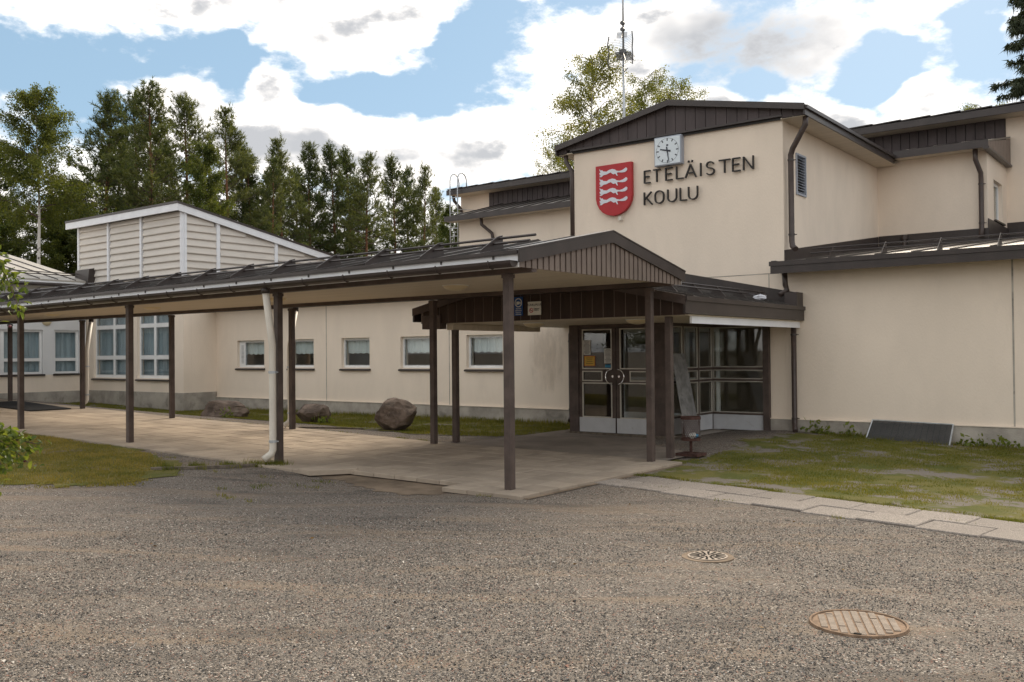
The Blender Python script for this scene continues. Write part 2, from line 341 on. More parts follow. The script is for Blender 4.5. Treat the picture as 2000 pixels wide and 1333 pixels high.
def place(name, me, parent=None, loc=None, rot=None, kind=None):
    o = bpy.data.objects.new(name, me); COL.objects.link(o)
    if parent is not None:
        o.parent = parent; o.matrix_parent_inverse = Matrix.Translation(-ROOT.get(parent.name, Vector((0, 0, 0))))
    if loc is not None: o.location = loc
    if rot is not None: o.rotation_euler = rot
    if kind: o['kind'] = kind
    return o
ROOT = {}
def thing(name, label, cat, loc=(0, 0, 0), group=None):
    o = bpy.data.objects.new(name, None); COL.objects.link(o); o.location = loc; o.empty_display_size = 0.2
    ROOT[o.name] = Vector(loc)
    return tag(o, label, cat, group)
def tag(o, label, cat, group=None):
    o['label'] = label; o['category'] = cat
    if group: o['group'] = group
    return o
def struct(o): o['kind'] = 'structure'; return o
def bevel(o, w=0.01, seg=2):
    b = o.modifiers.new('bevel', 'BEVEL'); b.width = w; b.segments = seg; b.limit_method = 'ANGLE'; return o

def wall_grid(u0, u1, w0, w1, openings, th, fn):
    """wall with real openings: fn(u, w, d) gives the point, d = depth behind the face"""
    us = sorted({u0, u1, *[o[0] for o in openings], *[o[1] for o in openings]}); ws = sorted({w0, w1, *[o[2] for o in openings], *[o[3] for o in openings]})
    def solid(i, j):
        if i < 0 or j < 0 or i >= len(us) - 1 or j >= len(ws) - 1: return False
        u = (us[i] + us[i + 1]) / 2; w = (ws[j] + ws[j + 1]) / 2
        return not any(a < u < b and c < w < d for a, b, c, d in openings)
    b = MB()
    def q(*p): b.add([fn(*x) for x in p], [(0, 1, 2, 3)])
    for i in range(len(us) - 1):
        for j in range(len(ws) - 1):
            if not solid(i, j): continue
            a, c, d, e = us[i], us[i + 1], ws[j], ws[j + 1]
            q((a, d, 0), (c, d, 0), (c, e, 0), (a, e, 0)); q((c, d, th), (a, d, th), (a, e, th), (c, e, th))
            if not solid(i - 1, j): q((a, d, th), (a, d, 0), (a, e, 0), (a, e, th))
            if not solid(i + 1, j): q((c, d, 0), (c, d, th), (c, e, th), (c, e, 0))
            if not solid(i, j - 1): q((a, d, th), (c, d, th), (c, d, 0), (a, d, 0))
            if not solid(i, j + 1): q((a, e, 0), (c, e, 0), (c, e, th), (a, e, th))
    return b
def wallY(x0, x1, z0, z1, Y, ops=(), th=0.28):
    return wall_grid(x0, x1, z0, z1, list(ops), th, lambda u, w, d: (u, Y + d, w))
def wallX(y0, y1, z0, z1, X, ops=(), th=0.28):       # faces +X
    return wall_grid(y0, y1, z0, z1, list(ops), th, lambda u, w, d: (X - d, u, w))

def text_mesh(body, size, x, y, z, m, align='LEFT', name='lettering', parent=None, ext=0.001, yscale=1.0):
    """flat lettering in the XZ plane facing -Y"""
    cu = bpy.data.curves.new('t', 'FONT'); cu.body = body; cu.size = size; cu.align_x = align; cu.extrude = ext; cu.space_line = 0.9
    ob = bpy.data.objects.new('t', cu); COL.objects.link(ob)
    dg = bpy.context.evaluated_depsgraph_get(); me = bpy.data.meshes.new_from_object(ob.evaluated_get(dg))
    bpy.data.objects.remove(ob)
    for v in me.vertices: v.co = Vector((x + v.co.x, y - v.co.z, z + v.co.y * yscale))
    me.materials.clear(); me.materials.append(M[m])
    return place(name, me, parent)

# ------------------------------------------------------------------ ground
def sstep(a, b, x):
    t = np.clip((x - a) / (b - a), 0, 1); return t * t * (3 - 2 * t)
PX = [-34, -27.4, -23.3, -19.3, -15.0, -11.0, -6.8, -1.5, 5]; PZ = [.44, .37, .27, .17, .10, .005, -.03, -.12, -.2]
def pave(x): return np.interp(x, PX, PZ)
def ground_z(x, y):
    x = np.asarray(x, float); y = np.asarray(y, float)
    mid = pave(x) - np.interp(x, [-10.6, -10.0, -7.4, -6.9, -6], [.03, .075, .075, .045, .045])
    back = np.interp(x, [-31, -25, -11.6, -9, -6.8, -2.6, 5], [.06, -.09, -.05, -.045, .06, -.10, -.2])
    front = np.interp(x, [-30, -18, -12, -6, 0, 5], [.2, .14, .04, -.07, -.10, -.13])
    z = mid + (back - mid) * sstep(12.6, 15.5, y)
    z = z + (front - z) * sstep(8.4, 5.0, y)
    und = 0.012 * np.sin(1.7 * x + 0.6 * y) * np.sin(1.1 * y - 0.4 * x) * sstep(9.0, 7.5, y)
    z = z + und
    far = np.maximum(np.maximum(sstep(32, 60, -x), sstep(6, 40, x)), np.maximum(sstep(26, 50, y), sstep(8, 40, -y)))
    return z * (1 - far) - 0.1 * far
gx = [-4000, -1500, -600, -250, -120, -70, -50, -42] + list(np.arange(-36, 8.01, 0.4)) + [10, 14, 20, 32, 60, 120, 400, 1500, 4000]
gy = [-4000, -1500, -600, -200, -80, -40, -20, -10, -5] + list(np.arange(-2, 24.01, 0.4)) + [26, 30, 36, 46, 60, 90, 160, 400, 1500, 4000]
GX, GY = np.meshgrid(gx, gy); GZ = ground_z(GX, GY); nx = len(gx)
gm = MB(); gm.v = list(zip(GX.ravel().tolist(), GY.ravel().tolist(), GZ.ravel().tolist()))
gm.f = [(j * nx + i, j * nx + i + 1, (j + 1) * nx + i + 1, (j + 1) * nx + i) for j in range(len(gy) - 1) for i in range(nx - 1)]
ground = struct(gm.build('ground', 'gravel', smooth=True))

def inside(poly, x, y):
    c = np.zeros(np.shape(x), bool); n = len(poly)
    for i in range(n):
        x1, y1 = poly[i]; x2, y2 = poly[(i + 1) % n]
        if y1 == y2: continue
        c ^= ((y1 > y) != (y2 > y)) & (x < (x2 - x1) * (y - y1) / (y2 - y1) + x1)
    return c
def sheet(name, poly, m, dz, jag=0.12, seed=1):
    """ground-following sheet with a ragged edge"""
    rng = np.random.default_rng(seed); P = np.array(poly, float)
    # densify outline and jitter it
    out = []
    for i in range(len(P)):
        a, b = P[i], P[(i + 1) % len(P)]; d = b - a; ln = np.hypot(*d); n = max(1, int(ln / 0.07)); nrm_ = np.array([-d[1], d[0]]) / ln
        for k in range(n):
            t = k / n; w = min(1.0, 6 * t, 6 * (1 - t)); q = a + d * t
            off = sum(am * math.sin(fr * (t * ln) + ph) for am, fr, ph in zip((.5, .33, .25, .2), (2.1, 5.3, 11.7, 23.1), rng.random(4) * 0 + np.array([seed, seed * 2.3, seed * 3.1, seed * .7])))
            out.append(q + nrm_ * (off * jag * 1.2 + rng.normal(0, jag * .22)) * w)
    out = np.array(out)
    import bmesh
    bm = bmesh.new()
    vs = [bm.verts.new((p[0], p[1], 0)) for p in out]; f = bm.faces.new(vs)
    bmesh.ops.triangulate(bm, faces=[f])
    x0, y0 = out.min(0); x1, y1 = out.max(0)
    for axis, lo, hi in ((0, x0, x1), (1, y0, y1)):
        for c in np.arange(math.floor(lo / 0.4) * 0.4, hi, 0.4):
            co = [0, 0, 0]; no = [0, 0, 0]; co[axis] = float(c); no[axis] = 1.0
            bmesh.ops.bisect_plane(bm, geom=bm.verts[:] + bm.edges[:] + bm.faces[:], plane_co=co, plane_no=no)
    for v in bm.verts: v.co.z = float(ground_z(v.co.x, v.co.y)) + dz
    me = bpy.data.meshes.new(name); bm.normal_update()
    for f in bm.faces:
        if f.normal.z < 0: f.normal_flip()
    bm.to_mesh(me); bm.free(); me.materials.append(M[m])
    return struct(place(name, me))
LAWN_R = [(-6.55, 11.15), (-5.1, 11.0), (-3.6, 10.85), (-1.2, 10.6), (6, 10.4), (6, 17.4), (-6.2, 17.4), (-6.62, 16.6), (-6.45, 13.8), (-6.7, 12.4)]
LAWN_L = [(-11.9, 7.3), (-13.6, 8.25), (-17.6, 8.45), (-30, 8.4), (-30, 3.4), (-15, 4.3), (-11.9, 5.3), (-10.9, 6.3)]
LAWN_W = [(-11.3, 14.2), (-13, 13.4), (-15.5, 13.75), (-18, 14.1), (-22, 14.9), (-25.2, 15.0), (-30.7, 14.2), (-30.8, 16.2), (-25.3, 16.2), (-25.1, 17.45), (-11.7, 17.45), (-10.9, 16.2)]
sheet('lawn', LAWN_R, 'turf', 0.008, seed=2, jag=0.2)
sheet('lawn', LAWN_L, 'turf_dry', 0.008, seed=3, jag=0.28)
sheet('lawn', LAWN_W, 'turf', 0.008, seed=4, jag=0.2)
sheet('sand_strip', [(-10.15, 8.98), (-7.5, 8.98), (-7.3, 8.6), (-7.9, 8.0), (-9.2, 8.35), (-10.3, 8.6)], 'sand', 0.005, seed=5, jag=0.1)

# pavement under the walkway roof
pv = MB()
n = 60; xs = np.linspace(-30.8, -6.35, n)
pavement = MB()
def pz(x, d): return float(pave(x)) - d
for i in range(n - 1):
    a, b = xs[i], xs[i + 1]
    f0 = 9.03 if (-10.05 < (a + b) / 2 < -7.45) else 8.55
    pavement.add([(a, f0, pz(a, .035)), (b, f0, pz(b, .035)), (b, 12.42, pz(b, .035)), (a, 12.42, pz(a, .035)), (a, f0, pz(a, .2)), (b, f0, pz(b, .2))], [(0, 1, 2, 3), (4, 5, 1, 0)])
pavement = struct(pavement.build('pavement', 'sand'))
rng = np.random.default_rng(11)
def slab_mesh(w, d, h, nm, m, bev=0.012):
    b = MB(); a, c, e = w / 2, d / 2, bev
    b.v = [(-a, -c, -h), (a, -c, -h), (a, c, -h), (-a, c, -h), (-a, -c, -e), (a, -c, -e), (a, c, -e), (-a, c, -e), (-a + e, -c + e, 0), (a - e, -c + e, 0), (a - e, c - e, 0), (-a + e, c - e, 0)]
    b.f = [(8, 9, 10, 11)] + [(i, (i + 1) % 4, 4 + (i + 1) % 4, 4 + i) for i in range(4)] + [(4 + i, 4 + (i + 1) % 4, 8 + (i + 1) % 4, 8 + i) for i in range(4)]
    return b.mesh(nm, m)
sm = slab_mesh(0.391, 0.391, 0.055, 'paving_slab', 'slab', 0.007)
cells = []
for i in range(60):
    x = -6.42 - 0.4 * i - 0.2
    for j in range(10):
        y = 8.47 + 0.4 * j + 0.2
        if j == 0 and -10.05 < x < -7.45: continue
        cells.append((math.hypot(x, y), x, y))
cells.sort()
rest = MB()
for k, (dist, x, y) in enumerate(cells):
    sl = float((pave(x + .2) - pave(x - .2)) / .4); z = float(pave(x)) + rng.normal(0, 0.0016)
    if k < 300:
        place('paving_slab', sm, pavement, (x, y, z), (rng.normal(0, .003), -math.atan(sl) + rng.normal(0, .003), 0))
    else:
        h = .1955; c = [(x - h, y - h), (x + h, y - h), (x + h, y + h), (x - h, y + h)]
        rest.add([(p, q, float(pave(p))) for p, q in c] + [(p, q, float(pave(p)) - .05) for p, q in c], [(0, 1, 2, 3)] + [((i + 1) % 4, i, 4 + i, 4 + (i + 1) % 4) for i in range(4)])
rest.build('paving_slab', 'slab', pavement, kind='stuff')
# worn concrete pad before the doors
pad = MB(); xs = [-10.9, -9.8, -8.7, -7.6, -6.72]; ys = [12.44, 13.4, 14.4, 15.45, 16.5, 17.46]
for i in range(4):
    for j in range(5):
        pad.add([(xs[i], ys[j], pz(xs[i], .008)), (xs[i+1], ys[j], pz(xs[i+1], .008)), (xs[i+1], ys[j+1], pz(xs[i+1], .008) + .0), (xs[i], ys[j+1], pz(xs[i], .008))], [(0, 1, 2, 3)])
struct(pad.build('entrance_pad', 'pad'))
# slab path along the right-hand lawn
path = MB()
pa, pb = Vector((-6.62, 10.1, 0)), Vector((3.0, 8.95, 0)); pd = (pb - pa).normalized(); pn = Vector((-pd.y, pd.x, 0))
L = (pb - pa).length
for i in range(24):
    q = [pa + pd * (L * i / 24), pa + pd * (L * (i + 1) / 24)]
    q = [q[0] + pn * .02, q[1] + pn * .02, q[1] + pn * .98, q[0] + pn * .98]
    path.add([(p.x, p.y, float(ground_z(p.x, p.y)) + .004) for p in q], [(0, 1, 2, 3)])
path = struct(path.build('path', 'gravel'))
ps = slab_mesh(0.592, 0.49, 0.06, 'paving_slab', 'pathslab', 0.01)
ang = math.atan2(pd.y, pd.x)
for i in range(16):
    for j in range(2):
        p = pa + pd * (0.3 + 0.6 * i + (0.3 if j else 0)) + pn * (0.25 + 0.5 * j + rng.normal(0, .012))
        z = float(ground_z(p.x, p.y)) + .016 + rng.normal(0, .004)
        place('paving_slab', ps, path, (p.x, p.y, z), (rng.normal(0, .006), .015 + rng.normal(0, .006), ang + rng.normal(0, .012)))

# ------------------------------------------------------------------ school building
YW = 17.5
B = thing('school_building', 'low cream school building with brown metal roofs and gabled clock front', 'school', (-9.2, YW, 0))
def part(mb, name, m, parent=B, **k): return mb.build(name, m, parent, **k)

# windows set in a wall facing -Y
def window_y(parent, x0, x1, z0, z1, Y, cols=1, rows=None, vent=False, curtain=0.5, sill='metal_brown', fr=0.055, depth=0.09, bar=0.05):
    w = MB(); y0, y1 = Y + depth, Y + depth + 0.07
    w.box(x0, x0 + fr, y0, y1, z0, z1).box(x1 - fr, x1, y0, y1, z0, z1).box(x0 + fr, x1 - fr, y0, y1, z0, z0 + fr).box(x0 + fr, x1 - fr, y0, y1, z1 - fr, z1)
    xa = x0 + fr
    if vent:
        w.box(xa, xa + 0.24, y0 - .01, y1 - .012, z0 + fr, z1 - fr)
    zs = [z0 + fr] + [z0 + (z1 - z0) * r for r in (rows or [])] + [z1 - fr]
    xl = xa + (0.24 if vent else 0); xsplit = [xl + (x1 - fr - xl) * k / cols for k in range(cols + 1)]
    for k in range(1, cols): w.box(xsplit[k] - bar, xsplit[k] + bar, y0 - .004, y1 - .004, z0 + fr, z1 - fr)
    for k in range(1, len(zs) - 1):
        for c in range(cols):
            w.box(xsplit[c] + (bar if c else 0), xsplit[c + 1] - (bar if c < cols - 1 else 0), y0 - .002, y1 - .008, zs[k] - bar, zs[k] + bar)
    wo_ = w.build('window', 'white_frame', parent)
    for c in range(cols):
        for k in range(len(zs) - 1):
            a, b = xsplit[c] + (bar if c else 0), xsplit[c + 1] - (bar if c < cols - 1 else 0)
            lo, hi = zs[k] + (bar if k else 0), zs[k + 1] - (bar if k < len(zs) - 2 else 0)
            MB().box(a, b, y0 + .03, y0 + .036, lo, hi).build('pane', 'glass', wo_)
            g = 0.018
            MB().box(a, a + g, y0 + .004, y0 + .026, lo, hi).box(b - g, b, y0 + .004, y0 + .026, lo, hi).box(a + g, b - g, y0 + .006, y0 + .026, lo, lo + g).box(a + g, b - g, y0 + .006, y0 + .026, hi - g, hi).build('glazing_bead', 'galv', wo_)
    s = MB(); s.prism([(x0 - .04, Y - .06, z0 - .085), (x0 - .04, Y - .06, z0 - .045), (x0 - .04, Y + depth, z0 - .004), (x0 - .04, Y + depth, z0 - .085)], (x1 - x0 + .08, 0, 0)); s.build('sill', sill, wo_)
    if vent:
        v = MB()
        for k in range(14): v.box(xa + .06, xa + .18, y0 - .018, y0 - .012, z0 + .12 + k * .04, z0 + .14 + k * .04)
        v.build('vent_grille', 'galv', wo_, kind='stuff')
    if curtain:
        c = MB(); n = int((x1 - x0) / .03); zt = z1 - .03; zb = z1 - (z1 - z0) * curtain
        pts = [(x0 + .05 + (x1 - x0 - .1) * i / n, Y + .205 + .018 * math.sin(i * 1.9) + .01 * math.sin(i * .7)) for i in range(n + 1)]
        c.v = [(p, q, zt) for p, q in pts] + [(p, q + .01, zb + .012 * math.sin(i * .8)) for i, (p, q) in enumerate(pts)]
        c.f = [(i, i + 1, n + 2 + i, n + 1 + i) for i in range(n)]
        c.build('curtain', 'curtain' if curtain < .9 else 'curtain_grey', wo_)
    return wo_

# --- long low wing
WIN = [(-24.12, -22.80, True), (-21.66, -20.57, False), (-19.41, -18.30, False), (-17.14, -16.03, False), (-14.88, -13.74, False)]
part(wallY(-25.18, -11.655, 0.31, 3.3, YW, [(a, b, 1.24, 2.05) for a, b, _ in WIN]), 'wall', 'stucco')
for a, b, v in WIN: window_y(B, a, b, 1.24, 2.05, YW, vent=v, curtain=0.52)
j = MB()
for x in (-20.03, -15.44): part(MB().box(x - .012, x + .012, YW - .004, YW - .001, .31, 3.2), 'panel_joint', 'concrete')
part(MB().box(-25.2, -10.8, YW - .035, YW + .2, -.4, .30), 'plinth', 'concrete')
part(MB().box(-25.2, -10.8, YW - .05, YW - .003, .30, .318), 'lit_plinth_edge', 'stucco')  # cream strip paints in the lit top edge of the plinth
part(MB().box(-25.1, -7.0, 21.2, 21.3, -.1, 3.4), 'interior_wall', 'interior')
part(MB().box(-25.1, -11.9, 17.8, 21.2, .0, .05), 'interior_floor', 'interior_floor')
rf = MB(); rf.prism([(-25.25, 17.1, 3.22), (-25.25, 17.1, 3.32), (-25.25, 23.66, 4.09), (-25.25, 23.66, 3.99)], (13.6, 0, 0)); part(rf, 'roof', 'roof_metal')
part(MB().box(-25.25, -11.66, 17.06, 17.095, 3.10, 3.31), 'fascia', 'metal_brown')
# stains on the plaster beside the entrance
def stain_mat():
    m = bpy.data.materials.new('water_stain'); m.use_nodes = True; T = NT(m.node_tree); T.n.clear()
    o = T.node('ShaderNodeOutputMaterial'); p = T.node('ShaderNodeBsdfPrincipled'); p.inputs['Base Color'].default_value = (0.34, 0.26, 0.19, 1); p.inputs['Roughness'].default_value = .9
    tr = T.node('ShaderNodeBsdfTransparent'); g = T.node('ShaderNodeTexCoord').outputs['Generated']
    s = T.node('ShaderNodeSeparateXYZ'); T.link(g, s.inputs[0]); pos = T.node('ShaderNodeNewGeometry').outputs['Position']
    e = T.math('MULTIPLY', T.math('MULTIPLY', s.outputs[0], T.math('SUBTRACT', 1, s.outputs[0])), T.math('MULTIPLY', s.outputs[2], T.math('SUBTRACT', 1, s.outputs[2])))
    n = T.noise(T.vmath('MULTIPLY', pos, (3.2, 1, .9)), 2.3, 7, .65, .4)
    a = T.math('MULTIPLY', T.remap(T.math('MULTIPLY', n, T.remap(e, 0, .06)), .22, .70), .11)
    mx = T.node('ShaderNodeMixShader'); T.link(a, mx.inputs[0]); T.link(tr.outputs[0], mx.inputs[1]); T.link(p.outputs[0], mx.inputs[2]); T.link(mx.outputs[0], o.inputs[0])
    return m
M['stain'] = stain_mat()
part(MB().box(-13.2, -11.66, YW - .006, YW - .004, .32, 2.6), 'stain', 'stain')

# --- gabled clock front
XL, XR, XC = -11.64, -6.78, -9.14
part(wallY(XL, XR, -.3, 6.16, YW, [(-10.62, -7.16, -.3, 2.16)]), 'wall', 'stucco')
part(wallX(YW + .281, 26.1, 3.0, 6.16, XR, [(18.16, 18.70, 4.72, 5.55)]), 'wall', 'stucco')
part(MB().box(XL, XL + .28, YW + .281, 26.1, 3.0, 6.16), 'wall', 'stucco')
part(MB().box(-8.60, XR, YW - .004, YW - .001, 3.10, 3.115), 'panel_joint', 'concrete')
part(MB().box(-7.10, -7.085, YW - .004, YW - .001, 2.4, 3.099), 'panel_joint', 'concrete')
ez, rz_, ex0, ex1 = 6.27, 6.83, -12.02, -6.27
def rz(x): return rz_ - (rz_ - ez) * abs(x - (ex0 + ex1) / 2) / ((ex1 - ex0) / 2)
xc = (ex0 + ex1) / 2
rf = MB(); y0, y1 = 17.30, 26.6
rf.prism([(ex0, y0, ez - .05), (ex0, y0, ez), (xc, y0, rz_), (ex1, y0, ez), (ex1, y0, ez - .05), (xc, y0, rz_ - .05)], (0, y1 - y0, 0)); rf_hall = part(rf, 'roof', 'roof_metal')
f = MB()     # rake boards
for a, b in ((ex0, xc), (xc, ex1)):
    f.prism([(a, 17.27, rz(a) - .11), (b, 17.27, rz(b) - .11), (b, 17.27, rz(b) + .012), (a, 17.27, rz(a) + .012)], (0, .035, 0))
part(f, 'rake_fascia', 'metal_brown')
f = MB(); f.box(ex0 - .005, ex0 + .03, 17.306, 26.5, ez - .20, ez - .012); part(f, 'eave_fascia', 'metal_brown')
f = MB(); f.box(ex1 - .03, ex1 + .005, 17.306, 23.3, ez - .20, ez - .012).box(ex1 - .012, ex1 + .05, 17.31, 23.3, ez - .085, ez - .02); part(f, 'eave_fascia', 'metal_brown')
part(MB().box(XR + .002, ex1 - .031, 17.4, 23.6, 6.075, 6.095), 'soffit', 'soffit')
part(MB().box(ex0 + .031, XL - .002, 17.4, 26, 6.075, 6.095), 'soffit', 'soffit')
nb = 25; bw = (ex1 - ex0 - .06) / nb
for k in range(nb):
    a = ex0 + .03 + k * bw; b = a + bw - .012
    zb = 6.165 if (XL - .05 < (a + b) / 2 < XR + .05) else 6.08
    pts = [(a, 17.40, zb), (b, 17.40, zb), (b, 17.40, rz(b) - .06)] + ([(xc, 17.40, rz_ - .06)] if a < xc < b else []) + [(a, 17.40, rz(a) - .06)]
    part(MB().prism(pts, (0, .04 + .006 * (k % 2), 0)), 'cladding_board', 'gable_board')
part(MB().prism([(ex0 + .03, 17.447, 6.08), (ex1 - .03, 17.447, 6.08), (ex1 - .03, 17.447, ez - .06), (xc, 17.447, rz_ - .06), (ex0 + .03, 17.447, ez - .06)], (0, .03, 0)), 'gable_backing', 'black')
part(MB().box(XL - .03, XR + .03, 17.385, YW - .001, 6.125, 6.163), 'trim', 'metal_brown')
# louvre in the hall's side wall
lv = MB(); X = XR + .012
lv.box(XR - .1, X + .015, 18.16, 18.20, 4.72, 5.55).box(XR - .1, X + .015, 18.66, 18.70, 4.72, 5.55).box(XR - .1, X + .015, 18.20, 18.66, 4.72, 4.76).box(XR - .1, X + .015, 18.20, 18.66, 5.51, 5.55)
lou = part(lv, 'louvre', 'clockcase')
for k in range(13):
    z = 4.78 + k * .056
    MB().prism([(XR - .07, 18.205, z + .045), (X, 18.205, z), (X, 18.205, z + .008), (XR - .07, 18.205, z + .053)], (0, .45, 0)).build('slat', 'clockcase', lou)
MB().box(XR - .2, XR - .18, 18.17, 18.69, 4.73, 5.54).build('backing', 'hole', lou)

# --- right-hand wing with lean-to roof
part(wallY(XR + .002, 6.0, .285, 3.2, YW), 'wall', 'stucco')
part(MB().box(-7.09, 6.0, YW - .035, YW + .2, -.6, .27), 'plinth', 'concrete')
part(MB().box(-7.09, 6.0, YW - .05, YW - .003, .27, .287), 'lit_plinth_edge', 'stucco')  # light on the plinth top drawn as a cream strip here too
for x in (-2.84, 1.4): part(MB().box(x - .014, x + .014, YW - .004, YW - .001, .29, 3.1), 'panel_joint', 'concrete')
def lz(y): return 3.285 + (y - 17.06) * (4.09 - 3.285) / (23.67 - 17.06)
rf = MB(); rf.prism([(-6.775, 17.06, lz(17.06) - .05), (-6.775, 17.06, lz(17.06)), (-6.775, 23.66, lz(23.66)), (-6.775, 23.66, lz(23.66) - .05)], (12.8, 0, 0))
rf.box(-6.87, -6.776, 17.06, 17.44, 3.235, 3.31); rf_right = part(rf, 'roof', 'roof_metal')
for k in range(20):
    x = -6.2 + .62 * k
    MB().prism([(x, 17.08, lz(17.08)), (x, 17.08, lz(17.08) + .03), (x, 23.6, lz(23.6) + .03), (x, 23.6, lz(23.6))], (.022, 0, 0)).build('seam', 'roof_metal', rf_right)
part(MB().box(-6.87, 6.0, 17.02, 17.055, 3.06, 3.22), 'fascia', 'metal_brown')
part(MB().box(-6.89, 6.0, 17.0, 17.018, 3.205, 3.29).box(-6.89, 6.0, 17.019, 17.056, 3.222, 3.292), 'eave_flashing', 'metal_brown')
part(MB().box(-6.86, 6.0, 17.056, YW - .001, 3.10, 3.12), 'soffit', 'board')
fl = MB(); fl.prism([(XR + .002, YW + .0, lz(YW) - .05), (XR + .002, YW + .0, lz(YW) + .21), (XR + .002, 23.62, lz(23.62) + .29), (XR + .002, 23.62, lz(23.62) - .05)], (.016, 0, 0)); part(fl, 'flashing', 'metal_brown')
part(MB().box(XR + .019, -4.30, 23.645, 23.668, lz(23.6) - .05, 4.385).box(-4.35, 6, 26.07, 26.098, 4.2, 4.75), 'flashing', 'metal_brown')
part(MB().box(-4.318, -4.30, 23.64, 26.07, 4.0, 4.60), 'flashing', 'metal_brown')
rf = MB(); rf.prism([(-4.2, 23.66, lz(23.66) - .05), (-4.2, 23.66, lz(23.66)), (-4.2, 26.1, lz(26.1)), (-4.2, 26.1, lz(26.1) - .05)], (10.2, 0, 0)); part(rf, 'roof', 'roof_metal')
# snow rails on the lean-to
sr = MB()
for dy, dz in ((17.62, .16), (17.70, .24)): sr.tube([(-6.3, dy, lz(dy) + dz - .05), (6, dy, lz(dy) + dz - .05)], .014, 6)
rail = part(sr, 'snow_rail', 'metal_brown')
for k in range(12):
    x = -5.9 + .95 * k
    MB().prism([(x, 17.4, lz(17.4)), (x, 17.72, lz(17.72) + .22), (x, 17.76, lz(17.76) + .22), (x, 17.8, lz(17.8))], (.012, 0, 0)).build('bracket', 'metal_brown', rail)
part(MB().tube([(-6.15, 23.60, 4.0), (-6.15, 23.60, 4.33)], .05, 10).tube([(-6.15, 23.6, 4.26), (-6.15, 23.6, 4.36)], .075, 10), 'vent_pipe', 'pipe_brown')

# --- upper hall behind, with bays on both sides
YB, YU = 23.67, 26.1
part(MB().box(XR + .0, -4.33, YB, YB + .25, 3.5, 6.2), 'wall', 'stucco')
part(wallX(YB + .251, YU - .001, 4.0, 6.3, -4.33, [(24.42, 25.5, 4.66, 5.62)]), 'wall', 'stucco')
part(MB().box(-20.4, XL, YB, YB + .25, 3.3, 6.02), 'wall', 'stucco')
part(MB().box(-20.4, -20.15, YB + .251, YU, 3.3, 6.2), 'wall', 'stucco')
part(MB().box(-22.4, 8.0, YU, YU + .3, 3.0, 7.42), 'wall', 'stucco')
part(MB().box(-22.4, -22.1, YU + .301, 40, 0, 7.42), 'wall', 'stucco')
rf = MB(); rf.prism([(-22.55, 25.52, 7.50), (-22.55, 25.52, 7.57), (-22.55, 33, 8.2), (-22.55, 40, 7.6), (-22.55, 40, 7.5), (-22.55, 33, 8.1)], (32, 0, 0)); rf_up = part(rf, 'roof', 'roof_metal')
part(MB().box(-22.56, 9, 25.47, 25.515, 7.38, 7.56), 'fascia', 'metal_brown')
rngr = random.Random(4)
for k in range(44):          # rolled roof sheets overlapping at the eave
    x = -22.5 + .72 * k
    MB().prism([(x, 25.44, 7.565), (x + .70, 25.44, 7.585 + .01 * rngr.random()), (x + .70, 27, 7.70), (x, 27, 7.68)], (0, 0, .028)).build('roof_sheet', 'metal_brown', rf_up)
part(MB().box(-22.5, 8.9, 25.52, YU - .001, 7.385, 7.40), 'soffit', 'soffit')
for x0, x1 in ((-21.02, -11.7), (-8.2, -4.33)):
    n = int((x1 - x0) / .215); bw = (x1 - x0) / n
    for k in range(n):
        part(MB().box(x0 + k * bw, x0 + (k + 1) * bw - .018, YU - .05, YU - .012 - .006 * (k % 2), 6.86, 7.383), 'cladding_board', 'gable_board')
    part(MB().box(x0, x1, YU - .0105, YU - .002, 6.86, 7.383), 'cladding_backing', 'black')
for x0, x1, ze in ((-20.66, -12.03, 6.15), (-6.26, -4.22, 6.33)):
    s = MB(); s.prism([(x0, 23.25, ze - .04), (x0, 23.25, ze), (x0, YU - .055, 6.91), (x0, YU - .055, 6.87)], (x1 - x0, 0, 0)); br = part(s, 'roof', 'roof_metal')
    k = 0
    while x0 + .25 + .6 * k < x1 - .05:
        x = x0 + .25 + .6 * k; k += 1
        MB().prism([(x, 23.25, ze), (x, 23.25, ze + .03), (x, YU - .06, 6.94), (x, YU - .06, 6.91)], (.025, 0, 0)).build('seam', 'roof_metal', br)
    part(MB().box(x0 - .01, x1 + .01, 23.205, 23.245, ze - .16, ze + .012), 'fascia', 'metal_brown')
    part(MB().box(x0, x1, 23.246, YB - .001, ze - .15, ze - .135), 'soffit', 'soffit')
for k in range(14):          # ribbed end of the right bay roof
    y = 23.3 + k * .195
    part(MB().prism([(-4.235, y, 6.19), (-4.235, y + .17, 6.19), (-4.235, y + .17, 6.29 + (y + .17 - 23.25) * .2), (-4.235, y, 6.29 + (y - 23.25) * .2)], (.02, 0, 0)), 'cladding_board', 'rib_sheet')
part(MB().box(-4.32, -4.19, 23.2, 26.05, 6.13, 6.185), 'trim', 'metal_brown')
# small window in the bay's side
w = MB(); X = -4.42
w.box(X - .05, X, 24.42, 24.49, 4.66, 5.62).box(X - .05, X, 25.43, 25.5, 4.66, 5.62).box(X - .05, X, 24.49, 25.43, 4.66, 4.73).box(X - .05, X, 24.49, 25.43, 5.55, 5.62)
w = part(w, 'window', 'white_frame'); MB().box(X - .03, X - .024, 24.49, 25.43, 4.73, 5.55).build('pane', 'glass', w)
MB().box(-4.36, -4.27, 24.38, 25.54, 4.615, 4.655).build('sill', 'metal_brown', w); MB().box(-4.9, -4.88, 24.3, 25.6, 4.5, 5.7).build('blind', 'curtain', w)

